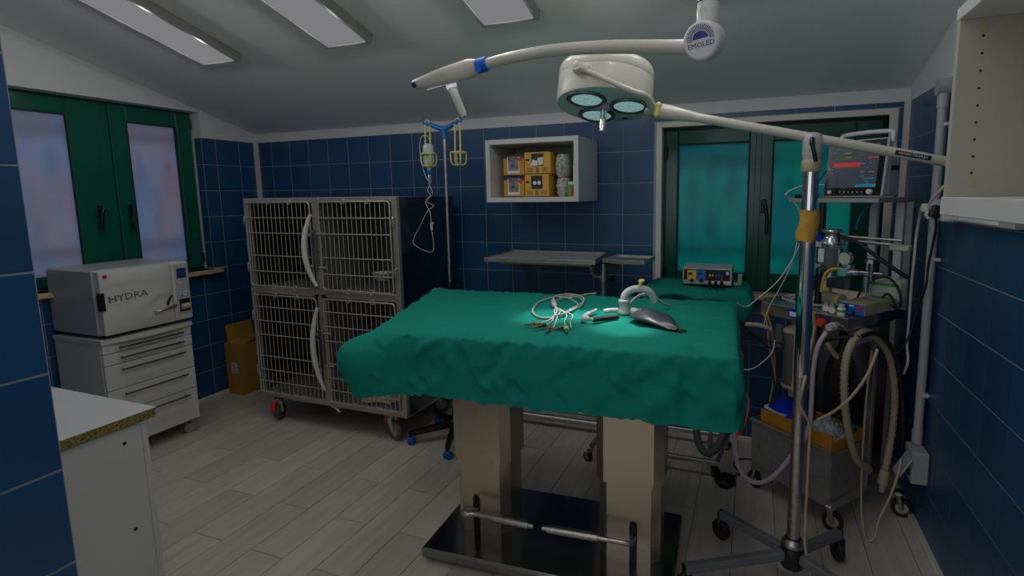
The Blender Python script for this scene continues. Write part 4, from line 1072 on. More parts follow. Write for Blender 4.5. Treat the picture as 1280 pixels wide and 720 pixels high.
# ------------------------------------------------------------------ open wall cabinet with its boxes
cx0, cx1, cy0, cy1, cz0, cz1 = -1.602, -0.985, 3.015, 3.419, 1.543, 1.931
tk = 0.030
root = thing('wall_cabinet', 'open white wall cabinet with boxes on the back wall', 'cabinet', ((cx0 + cx1) / 2, (cy0 + cy1) / 2, cz0))
MB().bx(cx0, cx0 + tk, cy0, cy1, cz0, cz1, .001).build('side_panel', 'melamine', root); MB().bx(cx1 - tk, cx1, cy0, cy1, cz0, cz1, .001).build('side_panel', 'melamine', root)
MB().bx(cx0 + tk, cx1 - tk, cy0, cy1, cz1 - tk, cz1, .001).build('top_panel', 'melamine', root); MB().bx(cx0 + tk, cx1 - tk, cy0, cy1, cz0, cz0 + tk, .001).build('bottom_panel', 'melamine', root)
MB().bx(cx0 + tk, cx1 - tk, cy1 - 0.008, cy1, cz0 + tk, cz1 - tk).build('back_panel', 'melamine_warm', root)
def product_box(x0, x1, z0, z1, kind, label, y=3.085, dy=0.20):
    r = thing('product_box', label, 'box', ((x0 + x1) / 2, y + dy / 2, z0), 0, 'amber product boxes in the wall cabinet')
    MB().bx(x0, x1, y, y + dy, z0, z1, 0.001).build('carton', 'amber_box' if kind != 'b' else 'amber_light', r)
    w_, h_ = x1 - x0, z1 - z0; f_ = y - 0.0008
    if kind == 'a':
        MB().bx(x0, x1, f_, y, z1 - 0.022, z1).build('printed_band', 'navy', r); MB().bx(x0, x1, f_, y, z0, z0 + 0.006).build('printed_band', 'navy', r)
        MB().bx(x0 + w_ * .20, x0 + w_ * .78, f_ - .0006, f_, z0 + h_ * .12, z1 - h_ * .10).build('picture_border', 'paper', r)
        MB().bx(x0 + w_ * .24, x0 + w_ * .74, f_ - .0012, f_ - .0006, z0 + h_ * .25, z1 - h_ * .08).build('picture', 'photo_print', r)
        MB().cyl((x1 - w_ * .16, f_, z1 - h_ * .22), (x1 - w_ * .16, f_ - .0014, z1 - h_ * .22), 0.0145, None, 18).build('round_seal', 'orange_red', r)
    else:
        MB().bx(x0 + w_ * .27, x0 + w_ * .74, f_ - .0006, f_, z0 + h_ * .36, z1 - h_ * .06).build('picture', 'photo_dark', r)
        q = MB()
        if z0 > 1.7:
            q.add([(x0 + w_ * .22, f_ - .0013, z0 + h_ * .38), (x0 + w_ * .54, f_ - .0013, z0 + h_ * .38), (x0 + w_ * .50, f_ - .0013, z0 + h_ * .62), (x0 + w_ * .32, f_ - .0013, z0 + h_ * .66)], [(0, 1, 2, 3)])
            q.add([(x0 + w_ * .56, f_ - .0013, z0 + h_ * .40), (x0 + w_ * .72, f_ - .0013, z0 + h_ * .42), (x0 + w_ * .74, f_ - .0013, z0 + h_ * .76), (x0 + w_ * .50, f_ - .0013, z0 + h_ * .74)], [(0, 1, 2, 3)])
        else:
            for u in (.42, .60): q.cyl((x0 + w_ * u, f_ - .0006, z0 + h_ * .62), (x0 + w_ * u, f_ - .0014, z0 + h_ * .62), 0.012, None, 14)
        q.build('pictured_items', 'paper', r, True)
        q = MB()
        for k in range(4):
            q.box((x0 + w_ * .22, f_, z0 + h_ * (.27 - .05 * k)), (w_ * .24, .001, .0022)); q.box((x0 + w_ * .80, f_, z0 + h_ * (.27 - .05 * k)), (w_ * .22, .001, .0022)); q.box((x0 + w_ * .50, f_, z0 + h_ * (.28 - .06 * k)), (w_ * .12, .001, .004))
        q.box((x0 + w_ * .12, f_, z0 + h_ * .66), (w_ * .14, .001, .012)); q.build('printed_lines', 'navy', r, True)
        q = MB(); q.bx(x0 + .004, x1, f_, y, z0, z0 + .005); q.build('printed_band', 'navy', r)
bz = cz0 + tk + 0.001; bh = 0.134
product_box(-1.512, -1.370, bz, bz + bh - .004, 'a', 'lower amber box with picture and red seal at the left in the wall cabinet')
product_box(-1.512, -1.368, bz + bh, bz + 2 * bh - .002, 'a', 'upper amber box with picture and red seal at the left in the wall cabinet')
product_box(-1.362, -1.200, bz, bz + bh + .006, 'b', 'lower amber box with dark window picture in the middle of the wall cabinet', 3.08, 0.24)
product_box(-1.362, -1.188, bz + bh + .007, bz + 2 * bh + .008, 'b', 'upper amber box with white shapes in its dark window picture', 3.08, 0.24)
def pack(x0, x1, y0, y1, z0, z1, label, seed):
    rn = random.Random(seed); b = MB(); n = 22
    cx, cy = (x0 + x1) / 2, (y0 + y1) / 2; rx, ry = (x1 - x0) / 2, (y1 - y0) / 2
    ph = [rn.uniform(0, 6) for _ in range(4)]
    def f(i, j):
        a = 2 * PI * i / n; v = j / 12; c, s = math.cos(a), math.sin(a)
        k = (abs(c) ** 3 + abs(s) ** 3) ** (-1 / 3); q = 1.0 + 0.05 * math.sin(5 * a + ph[0] + 9 * v) + 0.04 * math.sin(17 * v + ph[1])
        q *= (math.sin(PI * min(max(v, 0.04), 0.96))) ** 0.18
        return Vector((cx + rx * 0.93 * k * c * q, cy + ry * 0.93 * k * s * q, z0 + (z1 - z0) * v))
    b.grid(f, n, 13, True); p0 = [f(i, 0) for i in range(n)]; p1 = [f(i, 12) for i in range(n)]; b.add(p0, [tuple(range(n))[::-1]]); b.add(p1, [tuple(range(n))])
    o = b.build('gauze_pack', 'gauze'); tag(o, label, 'gauze', 'gauze packs in the wall cabinet')
pack(-1.176, -1.078, 3.10, 3.24, bz, bz + 0.118, 'lower clear-wrapped gauze pack right of the amber boxes', 1)
pack(-1.182, -1.080, 3.10, 3.24, bz + 0.121, bz + 0.262, 'upper clear-wrapped gauze pack right of the amber boxes', 2)
root = thing('green_carton', 'small green carton with a red figure in the cabinet corner', 'box', (-1.045, 3.11, bz))
MB().bx(-1.074, -1.018, 3.075, 3.115, bz, bz + 0.092, .001).build('carton', 'bottle_green', root)
MB().bx(-1.070, -1.022, 3.0742, 3.075, bz + 0.074, bz + 0.088).build('title_band', 'paper', root)
q = MB(); q.lathe([(0.009, 0.0), (0.011, .02), (0.007, .036), (0.009, .05), (0.006, .06), (0, .062)], 12, Matrix.Translation((-1.046, 3.0748, bz + .004)) @ Matrix.Diagonal((1, .08, 1, 1))); q.build('printed_figure', 'red', root)
root = thing('slim_carton', 'slim white carton standing at the right end of the wall cabinet', 'box', (-1.035, 3.18, bz))
MB().bx(-1.058, -1.018, 3.13, 3.20, bz, bz + 0.215, .001).build('carton', 'paper', root)
MB().bx(-1.052, -1.024, 3.1292, 3.130, bz + .10, bz + .195).build('printed_panel', 'lilac_plastic', root)
MB().bx(-1.056, -1.030, 3.1288, 3.130, bz + .190, bz + .206).build('printed_mark', 'red', root)

# ------------------------------------------------------------------ two-part instrument table near the back wall
root = thing('instrument_table', 'wide grey instrument table on a pole at the back wall', 'table', (-0.85, 3.06, 0))
zt_ = 1.190
def slab(b, P, z0, z1): b.prism(P, z0, z1)
big = [(-1.575, 2.905), (-0.858, 2.925), (-0.905, 3.375), (-1.595, 3.375)]
b = MB(); b.prism(big, zt_, zt_ + 0.004); b.build('table_plate', 'grey_paint', root)
def rim(b, P, z0, z1, t=0.010):
    n = len(P); c = Vector((sum(p[0] for p in P) / n, sum(p[1] for p in P) / n, 0))
    for i in range(n):
        a, d = Vector((*P[i], 0)), Vector((*P[(i + 1) % n], 0)); u = (d - a).normalized(); nn = Vector((u.y, -u.x, 0))
        R = Matrix((u, -nn, Vector((0, 0, 1)))).transposed()
        m = (a + d) / 2 - nn * t / 2; b.box((m.x, m.y, (z0 + z1) / 2), ((d - a).length, t, z1 - z0), R, 0.002)
b = MB(); rim(b, big, zt_ - 0.014, zt_ + 0.014); b.build('table_rim', 'galvanised', root)
b = MB(); b.bx(-1.50, -0.90, 2.97, 3.02, zt_ - 0.030, zt_ - 0.014); b.bx(-1.50, -0.90, 3.24, 3.29, zt_ - 0.030, zt_ - 0.014); b.build('support_rail', 'brass', root)
b = MB(); b.tube([(-0.845, 3.06, 0.06), (-0.845, 3.06, 1.17)], 0.0165, 14); po = b.build('pole', 'galvanised', root)
b = MB(); b.cyl((-0.845, 3.06, 1.06), (-0.845, 3.06, 1.10), 0.024, None, 14); b.build('collar', 'galvanised', po)
b = MB(); b.cyl((-0.82, 3.06, 1.085), (-0.785, 3.05, 1.085), 0.014, 0.018, 12); b.build('clamp_knob', 'black_plastic', po)
b = MB(); b.tube(spline([(-0.845, 3.06, 1.08), (-0.90, 3.03, 1.10), (-0.915, 3.02, 1.17)], 4), 0.009, 8); b.build('bracket', 'brass', po)
b = MB(); b.bx(-0.95, -0.74, 3.05, 3.07, zt_ - 0.040, zt_ - 0.02); b.build('cross_arm', 'black_plastic', root)
b = MB(); b.tube([(-1.62, 3.200, 0.070), (-0.845, 3.205, 0.072)], 0.021, 12); b.build('base_tube', 'galvanised', root)
b = MB(); b.tube([(-1.62, 3.33, 0.075), (-0.845, 3.33, 0.075)], 0.016, 12); b.build('base_tube', 'galvanised', root)
b = MB(); b.tube(spline([(-0.845, 3.33, 0.075), (-0.845, 3.20, 0.075), (-0.848, 3.06, 0.085), (-0.862, 2.93, 0.088), (-0.87, 2.88, 0.082)], 4), 0.018, 12); b.build('base_arm', 'galvanised', root)
caster(root, -0.885, 2.852, 0.030, 0.075, 2.6, 'black_rubber', 'galvanised', 0.026)
for x in (-1.58, -0.845): caster(root, x, 3.335, 0.028, 0.06, 1.0, 'black_rubber', 'galvanised', 0.024)
root = thing('side_tray', 'small shallow steel tray clipped to the pole of the grey table', 'tray', (-0.70, 3.1, zt_ - 0.01))
sm = [(-0.843, 3.02), (-0.580, 2.975), (-0.562, 3.230), (-0.815, 3.265)]
b = MB(); b.prism(sm, zt_ - 0.002, zt_ + 0.001); b.build('tray_plate', 'galvanised', root)
b = MB(); rim(b, sm, zt_ - 0.010, zt_ + 0.014, 0.006); b.build('tray_rim', 'galvanised', root)
MB().bx(-0.80, -0.62, 3.05, 3.08, zt_ - 0.022, zt_ - 0.010).build('tray_support', 'brass', root)

# ------------------------------------------------------------------ electrosurgical unit on its draped trolley
root = thing('steel_trolley', 'low steel trolley frame under the green-covered shelf', 'trolley', (-0.40, 3.08, 0))
for nm, p in (('frame_bar', [(-0.70, 2.900, 0.088), (-0.150, 2.900, 0.088)]), ('frame_bar', [(-0.70, 3.270, 0.088), (-0.105, 3.270, 0.088)]), ('frame_bar', [(-0.150, 2.900, 0.088), (-0.105, 3.270, 0.088)]), ('frame_bar', [(-0.70, 2.900, 0.088), (-0.70, 3.270, 0.088)])):
    b = MB(); a, d = Vector(p[0]), Vector(p[1]); u = (d - a).normalized(); R = Matrix((u, Vector((0, 0, 1)).cross(u), Vector((0, 0, 1)))).transposed()
    b.box((a + d) / 2, ((d - a).length + 0.02, 0.022, 0.026), R, 0.003); b.build(nm, 'galvanised', root)
for x, y in ((-0.66, 2.93), (-0.19, 2.95), (-0.14, 3.24), (-0.66, 3.24)):
    MB().tube([(x, y, 0.09), (x, y, 1.029)], 0.012, 10).build('post', 'galvanised', root)
for x, y in ((-0.690, 2.905), (-0.155, 2.905), (-0.11, 3.265), (-0.690, 3.265)): caster(root, x, y, 0.028, 0.076, 0.8, 'black_rubber', 'black_plastic', 0.022)
MB().bx(-0.555, -0.030, 2.955, 3.30, 1.029, 1.049, 0.003).build('shelf', 'steel', root)
# cloth folded over the shelf
sx0, sx1, sy0, sy1, sz = -0.555, -0.030, 2.955, 3.30, 1.053
def tc(i, j):
    n = 80; u = i / n
    per = [(sx0, sy0), (sx1, sy0), (sx1, sy1), (sx0, sy1)]
    t = u * 4; k = int(t) % 4; f = t - int(t); a, c = Vector((*per[k], 0)), Vector((*per[(k + 1) % 4], 0)); p = a + (c - a) * f
    cen = Vector(((sx0 + sx1) / 2, (sy0 + sy1) / 2, 0)); out = (p - cen).normalized()
    if j < 8: q = cen + (p - cen) * ((j + 1) / 8); return Vector((q.x, q.y, sz + 0.004 + 0.003 * math.sin(19 * q.x + 7 * q.y)))
    v = (j - 7) / 9
    L = 0.105 + 0.030 * math.sin(6.1 * p.x + 1.0) + 0.02 * math.sin(21 * p.x) + (0.05 if p.x > -0.17 else 0.0) - 0.03 * math.exp(-((p.x + 0.23) / 0.05) ** 2)
    o_ = 0.012 + 0.030 * math.sin(PI * min(1, v * 1.05)) + 0.007 * math.sin(27 * p.x + 19 * p.y + 3 * v)
    return Vector((p.x + out.x * o_, p.y + out.y * o_ * 1.3, sz + 0.004 - L * v ** 1.15))
b = MB(); b.grid(tc, 80, 17, True); cc = Vector(((sx0 + sx1) / 2, (sy0 + sy1) / 2, sz + 0.004)); b.add([cc] + [tc(i, 0) for i in range(80)], [(0, 1 + i, 1 + (i + 1) % 80) for i in range(80)], True)
o = b.build('shelf_cloth', 'teal_cloth'); tag(o, 'green cloth folded over the trolley shelf under the electrosurgical unit', 'drape')
ex0, ex1, ey0, ey1, ez0, ez1 = -0.372, -0.104, 3.035, 3.255, 1.074, 1.166
root = thing('electrosurgical_unit', 'grey electrosurgical unit with yellow and blue control fields', 'device', ((ex0 + ex1) / 2, 3.14, 1.062))
b = MB(); b.bx(ex0, ex1, ey0 + 0.006, ey1, ez0, ez1, 0.004); b.build('housing', 'grey_paint', root)
b = MB(); b.bx(ex0 - .001, ex1 + .001, ey0, ey0 + .008, ez0 - .002, ez1 + .001, 0.003); b.build('front_bezel', 'galvanised', root)
b = MB(); b.bx(ex0 + .008, ex1 - .010, ey0 - .001, ey0 + .001, ez0 + .022, ez1 - .008); fa = b.build('front_panel', 'black_plastic', root)
w_ = ex1 - ex0
for nm, u0, u1, m_ in (('cut_field', .10, .285, 'yellow'), ('coag_field', .295, .48, 'blue_front')):
    b = MB(); b.bx(ex0 + w_ * u0, ex0 + w_ * u1, ey0 - .002, ey0 - .001, ez0 + .022, ez1 - .014); p = b.build(nm, m_, root)
    b = MB(); b.bx(ex0 + w_ * (u0 + .02), ex0 + w_ * (u0 + .105), ey0 - .003, ey0 - .002, ez1 - .042, ez1 - .028); b.build('readout', 'navy', p)
    b = MB(); b.cyl((ex0 + w_ * (u0 + .095), ey0 - .001, ez0 + .020), (ex0 + w_ * (u0 + .095), ey0 - .018, ez0 + .020), .012, .010, 16); b.build('knob', 'black_plastic', p)
for k in range(5): MB().box((ex0 + w_ * (.56 + .06 * k), ey0 - .002, ez0 + .052), (.009, .002, .014)).build('button', 'yellow' if k < 2 else 'blue_front', root)
MB().box((ex0 + w_ * .80, ey0 - .002, ez0 + .030), (.012, .003, .012)).build('alarm_light', 'red', root)
MB().box((ex0 + w_ * .91, ey0 - .002, ez0 + .066), (.014, .001, .018)).build('symbol', 'paper', root)
b = MB(); b.bx(ex0 + w_ * .50, ex0 + w_ * .97, ey0 - .003, ey0 - .001, ez0 + .006, ez0 + .020); b.build('socket_strip', 'paper', root)
for k in range(3): MB().cyl((ex0 + w_ * (.56 + .12 * k), ey0 - .002, ez0 + .012), (ex0 + w_ * (.56 + .12 * k), ey0 - .028, ez0 + .008), .011, .009, 14).build('plug', 'black_plastic', root)
for x in (ex0 + .03, ex1 - .03):
    for y in (ey0 + .03, ey1 - .03): MB().cyl((x, y, 1.060), (x, y, ez0), .010, None, 10).build('foot', 'black_rubber', root)
for k, (dx, dz_) in enumerate(((.03, .10), (.025, .085), (.004, .095))):
    x = ex0 + w_ * (.56 + .12 * k)
    o = wire('electrode_cable', [(x, ey0 - .028, ez0 + .008), (x + .008, ey0 - .065, ez0 - .012), (x + dx, ey0 - .105, ez0 - .05), (x + dx * 1.4, ey0 - .11, ez0 - dz_ - .03), (x + dx * 1.5, ey0 - .08, ez0 - dz_ - .10)], 0.0042, 'black_rubber')
    tag(o, ('black cable from the left socket of the electrosurgical unit', 'black cable from the middle socket of the electrosurgical unit', 'black cable from the right socket of the electrosurgical unit')[k], 'cable', 'electrosurgical unit cables')
root = thing('holder_block', 'small grey bracket standing right of the electrosurgical unit', 'bracket', (-0.06, 3.2, 1.060))
b = MB(); b.bx(-.075, -.052, 3.10, 3.15, 1.064, 1.125, .003); b.build('upright', 'grey_paint', root); MB().bx(-.098, -.075, 3.10, 3.15, 1.062, 1.074, .002).build('foot_plate', 'grey_paint', root)
# foot pedal and its cord
root = thing('foot_pedal', 'black foot pedal on the floor in front of the trolley', 'pedal', (-0.100, 2.865, 0))
P = [(-.158, 2.862), (-.135, 2.915), (-.108, 2.938), (-.050, 2.915), (-.046, 2.855), (-.085, 2.795), (-.128, 2.805)]
b = MB(); b.prism(P, 0.0, 0.022); c_ = Vector((-.10, 2.866, 0)); b.add([(*p, 0.022) for p in P] + [(c_.x + (p[0] - c_.x) * .78, c_.y + (p[1] - c_.y) * .78, .034) for p in P], [(i, (i + 1) % 7, 7 + (i + 1) % 7, 7 + i) for i in range(7)] + [tuple(range(7, 14))])
b.build('pedal_body', 'black_plastic', root)
wire('cord', [(-.068, 2.925, .012), (-.045, 2.955, .008), (-.025, 2.985, .010), (-.06, 3.06, .006), (-.055, 3.13, .006), (0.0, 3.17, .006), (.08, 3.17, .006), (.16, 3.14, .006)], .004, 'black_rubber', root)
o = wire('grey_hose', [(-.275, 3.02, .42), (-.275, 2.98, .27), (-.25, 2.95, .16), (-.205, 2.93, .125), (-.155, 2.94, .16), (-.12, 2.96, .26), (-.10, 2.97, .45)], .021, 'grey_rubber', None, 8, 12); tag(o, 'thick grey hose hanging in a loop under the trolley shelf', 'hose')

# ------------------------------------------------------------------ anaesthesia machine, turned -38.5 degrees
AN = (0.05, 2.88, 0.0); ARZ = math.radians(-38.538)
AM = Matrix.Translation(AN) @ Matrix.Rotation(ARZ, 4, 'Z')
root = thing('anaesthesia_machine', 'steel anaesthesia machine cart with bellows and posts in the right corner', 'medical cart', (AM @ Vector((0.23, 0.21, 0))), ARZ)
AR = root
def L(u, v, z): return AM @ Vector((u, v, z))
def abox(name, m, u0, u1, v0, v1, z0, z1, bev=0.0, parent=None):
    return MB(AM).bx(u0, u1, v0, v1, z0, z1, bev).build(name, m, parent or AR)
# castors and lower frame
for (u, v, a) in ((0.0, 0.0, 2.2), (0.440, 0.0, -0.3), (0.555, 0.385, -0.25), (0.06, 0.40, 0.9)):
    p = L(u, v, 0); caster(AR, p.x, p.y, 0.046, 0.128, a, 'black_rubber', 'worn_chrome', 0.026, 'cream_tube')
b = MB(AM); b.bx(-0.005, 0.455, -0.025, 0.0, 0.112, 0.140, .002); b.bx(0.425, 0.455, 0.0, 0.46, 0.112, 0.140, .002); b.bx(-0.005, 0.025, 0.0, 0.46, 0.112, 0.140, .002); b.bx(0.025, 0.425, 0.43, 0.46, 0.112, 0.140, .002)
b.build('base_frame', 'worn_steel', AR)
# lower open box
b = MB(AM); t = .004
b.add([(-.002, -.028, .150), (.436, -.028, .128), (.430, -.030, .378), (-.012, -.032, .402)], [(0, 1, 2, 3)]); b.add([(-.002, -.024, .150), (.436, -.024, .128), (.430, -.026, .378), (-.012, -.028, .402)], [(3, 2, 1, 0)])
b.bx(.430, .436, -.028, .255, .130, .375); b.bx(-.004, .002, -.028, .255, .150, .398); b.bx(.002, .430, .250, .255, .140, .385); b.bx(.002, .430, -.026, .250, .138, .144)
b.build('storage_bin', 'worn_steel', AR)
MB(AM).bx(-.018, .434, -.046, -.028, .388, .394, .001).build('bin_lip', 'worn_steel', AR)
# posts
abox('rear_post', 'galvanised', .425, .455, .245, .275, .14, .95, .003)
abox('rear_post', 'galvanised', .03, .055, .40, .425, .14, .98, .003)
abox('rear_panel', 'steel_dark', .06, .42, .425, .430, .14, .95)
abox('hose_hook', 'grey_paint', .438, .470, .050, .215, .895, .925, .004)
# table tray
b = MB(AM); b.bx(.020, .470, -.030, .455, .968, 1.030, .004); b.build('tray_body', 'steel', AR)
b = MB(AM); b.bx(.02, .47, .445, .455, 1.03, 1.065); b.bx(.02, .030, -.02, .445, 1.03, 1.045); b.build('tray_rim', 'steel', AR)
MB(AM).bx(.180, .245, -.0325, -.030, .982, 1.022).build('instruction_plate', 'blue_folder', AR)
MB(AM).bx(.188, .225, -.0335, -.0325, .988, 1.010).build('plate_text', 'paper', AR)
MB(AM).bx(.340, .392, -.0325, -.030, .985, 1.024).build('instruction_plate', 'navy', AR)
MB(AM).cyl((.355, -.030, .990), (.355, -.056, .990), .021, .017, 18).build('red_knob', 'orange_red', AR)
MB(AM).cyl((.405, -.030, .980), (.405, -.062, .980), .020, .016, 18).build('white_outlet', 'milky_plastic', AR)
MB(AM).cyl((.445, -.030, .985), (.445, -.040, .985), .012, .010, 14).build('port', 'steel_dark', AR)
# bellows in their clear chamber
bc = L(.165, .070, 0)
b = MB(); b.lathe([(0.0, .600), (.062, .600), (.066, .606), (.066, .618), (.040, .624), (.040, .612)], 28, Matrix.Translation(bc)); b.cyl(bc + Vector((0, 0, .555)), bc + Vector((0, 0, .60)), .030, None, 16); bl = b.build('bellows_base', 'cream_tube', AR)
b = MB(); b.lathe([(.052, .622)] + [(.052 if k % 2 else .042, .626 + .0095 * k) for k in range(23)] + [(.045, .85), (0, .852)], 26, Matrix.Translation(bc)); b.build('bellows', 'black_rubber', bl)
b = MB(); b.lathe([(.064, .620), (.064, .885)], 28, Matrix.Translation(bc)); b.build('clear_chamber', 'clear_plastic', bl)
for k in range(3):
    a = 2.4 + 2.1 * k; MB().tube([bc + Vector((.070 * math.cos(a), .070 * math.sin(a), .60)), bc + Vector((.070 * math.cos(a), .070 * math.sin(a), .90))], .0055, 8).build('tie_rod', 'cream_tube', bl)
b = MB(); b.lathe([(0, .885), (.070, .885), (.072, .905), (.050, .912), (.03, .925), (.03, .968), (0, .968)], 26, Matrix.Translation(bc)); b.build('chamber_head', 'cream_tube', bl)
abox('side_valve', 'grey_rubber', .085, .125, .0, .04, .80, .925, .006)
mat('shelf_steel', (.50, .49, .47), .40, metal=.5)
# upper posts, shelf and cross bars
for (u, v) in ((.352, .352), (.470, .352)):
    abox('upper_post', 'white_paint', u - .018, u + .018, v - .013, v + .013, 1.03, 1.532, .004)
abox('upper_post', 'galvanised', .500, .530, .335, .36, 1.03, 1.532, .003)
MB(AM).tube([(.245, .10, 1.03), (.245, .10, 1.53)], .016, 12).build('gas_pole', 'black_plastic', AR)
abox('monitor_shelf', 'shelf_steel', .062, .500, .098, .485, 1.532, 1.552, .002)
abox('shelf_backstop', 'black_plastic', .078, .20, .12, .14, 1.552, 1.572, .002)
MB(AM).tube([(.31, .10, 1.378), (.60, .115, 1.372)], .007, 10).build('cross_bar', 'galvanised', AR)
MB(AM).tube([(.31, .13, 1.360), (.60, .16, 1.345)], .008, 10).build('cross_bar', 'galvanised', AR)
abox('wrapped_grip', 'ivory_paint', .535, .615, .135, .175, 1.325, 1.352, .006)
# vaporiser / absorber column
vc = L(.300, .098, 0)
b = MB(); b.lathe([(0, 1.180), (.030, 1.180), (.034, 1.19), (.034, 1.222)], 24, Matrix.Translation(vc)); vb = b.build('absorber_base', 'chrome', AR)
b = MB(); b.lathe([(.050, 1.222), (.050, 1.330)], 26, Matrix.Translation(vc)); b.build('absorber_glass', 'clear_plastic', vb)
b = MB(); b.lathe([(0, 1.226), (.043, 1.226), (.043, 1.318), (0, 1.318)], 26, Matrix.Translation(vc)); b.build('absorber_filling', 'navy', vb)
b = MB(); b.lathe([(.052, 1.328), (.058, 1.334), (.056, 1.352), (.040, 1.366), (.036, 1.390), (.048, 1.394), (.048, 1.406), (.02, 1.410), (0, 1.410)], 26, Matrix.Translation(vc)); b.build('absorber_head', 'chrome', vb)
for k in range(4):
    a = .5 + PI / 2 * k; MB().tube([vc + Vector((.054 * math.cos(a), .054 * math.sin(a), 1.20)), vc + Vector((.054 * math.cos(a), .054 * math.sin(a), 1.335))], .005, 8).build('tie_rod', 'chrome', vb)
abox('dosage_plate', 'lilac_plastic', .235, .285, .038, .046, 1.325, 1.350, .002)
abox('dosage_plate', 'paper', .270, .300, .040, .046, 1.255, 1.318, .002)
abox('blue_valve', 'blue_folder', .225, .262, .06, .09, 1.352, 1.378, .004)
abox('bottle_block', 'steel_dark', .27, .36, .12, .17, 1.125, 1.185, .004)
MB(AM).cyl((.262, .06, 1.235), (.262, .036, 1.235), .016, .014, 16).build('flow_knob', 'chrome', AR)
MB(AM).cyl((.30, .045, 1.225), (.30, .022, 1.225), .017, .014, 16).build('flow_knob', 'steel_dark', AR)
# pressure gauge and regulator
gp = L(.400, .060, 1.284); n_ = (L(.3, -.2, 1.2) - L(.3, 0, 1.2)).normalized(); 
b = MB(); b.cyl(gp + n_ * .0, gp + n_ * .024, .030, None, 22); ga = b.build('gauge', 'chrome', AR)
b = MB(); b.cyl(gp + n_ * .0242, gp + n_ * .0255, .026, None, 22); b.build('gauge_dial', 'ivory_paint', ga)
b = MB(); b.cyl(L(.405, .07, 1.205), L(.405, .07, 1.255), .020, None, 16); b.cyl(L(.375, .07, 1.222), L(.455, .07, 1.222), .015, None, 14); b.cyl(L(.405, .09, 1.222), L(.405, .02, 1.222), .017, .020, 14); b.build('regulator', 'chrome', AR)
b = MB(); b.cyl(L(.455, .07, 1.222), L(.545, .09, 1.222), .012, None, 12); b.cyl(L(.500, .08, 1.19), L(.500, .08, 1.27), .015, None, 12); b.cyl(L(.500, .08, 1.270), L(.500, .08, 1.286), .032, .026, 18); b.build('cylinder_valve', 'steel_dark', AR)
b = MB(); b.cyl(L(.49, .06, 1.14), L(.49, .06, 1.21), .014, None, 12); b.build('yoke', 'chrome', AR)
for nm, pts, r_, m_ in (('yellow_hose', [L(.385, .05, 1.232), L(.35, .03, 1.23), L(.325, .02, 1.205), L(.312, .02, 1.15), L(.310, .02, 1.12)], .006, 'yellow'),
                        ('black_hose', [L(.33, .10, 1.375), L(.42, .06, 1.368), L(.50, .04, 1.33), L(.58, .06, 1.27), L(.64, .10, 1.22)], .009, 'black_rubber')):
    wire(nm, pts, r_, m_, AR)

# things on the machine
mz = 1.5535
MR = ARZ; mo = L(.235, .105, mz)
MM = Matrix.Translation(mo) @ Matrix.Rotation(ARZ, 4, 'Z')
root = thing('patient_monitor', 'patient monitor with lit screen on the top shelf of the anaesthesia machine', 'monitor', MM @ Vector((.135, .06, 0)), ARZ)
TL = Matrix.Translation((0, 0, 0)) @ Matrix.Rotation(math.radians(-7), 4, 'X')
MT = MM @ TL
W_, H_ = .272, .262
b = MB(MT); b.bx(0, W_, 0, .030, .004, H_, .008); b.build('screen_frame', 'white_paint', root)
b = MB(MT); b.bx(.006, W_ - .006, -.0015, .001, .010, H_ - .006, .001); gl = b.build('screen_glass', 'screen_black', root)
def lit(name, col, e):
    return mat(name, col, 0.3, emit=col, estr=e)
lit('screen_blue', (.045, .055, .085), .13); lit('screen_red', (.75, .03, .04), .12); lit('screen_green', (.01, .35, .10), .10); lit('screen_yellow', (.38, .36, .02), .12); lit('screen_cyan', (.01, .30, .45), .16)
b = MB(MT); b.bx(.026, W_ - .030, -.0022, -.0015, .046, H_ - .022); sc_ = b.build('display', 'screen_blue', gl)
def bar(x0, x1, z0, z1, m_, nm='trace'):
    MB(MT).bx(x0, x1, -.0030, -.0022, z0, z1).build(nm, m_, gl)
bar(.042, .165, .140, .160, 'screen_red', 'alarm_bar')
bar(.195, .240, .176, .180, 'screen_red', 'reading'); bar(.205, .212, .213, .219, 'screen_red', 'reading'); bar(.222, .238, .220, .226, 'screen_cyan', 'reading')
for z, m_ in ((.212, 'screen_green'), (.190, 'screen_green'), (.134, 'screen_green'), (.178, 'screen_yellow')):
    q = MB(MT); pts = [(.040 + .0042 * i, -.0026, z + (.007 if i % 9 == 4 else (-.003 if i % 9 == 5 else 0))) for i in range(30 if z < .18 else 32)]
    q.tube(pts, .0007, 4); q.build('trace', m_, gl)
for x0, x1, z, m_ in ((.085, .118, .200, 'screen_yellow'), (.090, .120, .181, 'screen_yellow'), (.168, .186, .150, 'screen_cyan'), (.205, .215, .151, 'screen_cyan'), (.195, .202, .132, 'screen_cyan'), (.168, .185, .114, 'screen_yellow'), (.205, .230, .112, 'screen_yellow'), (.166, .186, .095, 'screen_cyan'), (.182, .235, .084, 'screen_cyan'), (.195, .212, .070, 'screen_cyan'), (.198, .214, .060, 'screen_cyan'), (.036, .041, .128, 'screen_yellow'), (.036, .041, .112, 'screen_yellow'), (.034, .046, .205, 'screen_green')):
    bar(x0, x1, z, z + .004, m_, 'reading')
for k in range(3): bar(.152 + .031 * k, .180 + .031 * k, .048, .060, 'screen_cyan', 'soft_key')
for k in range(6): MB(MT).cyl((.085 + .020 * k, -.0015, .026), (.085 + .020 * k, -.0035, .026), .0032, None, 8).build('button', 'lilac_plastic', root)
MB(MT).cyl((.036, -.0015, .026), (.036, -.008, .026), .0095, .0085, 16).build('power_knob', 'paper', root)
MB(MT).cyl((.222, -.0015, .026), (.222, -.016, .026), .0125, .011, 18).build('turn_knob', 'paper', root)
MB(MT).bx(.010, .019, -.0022, -.0015, H_ - .020, H_ - .012).build('status_light', 'bottle_green', root)
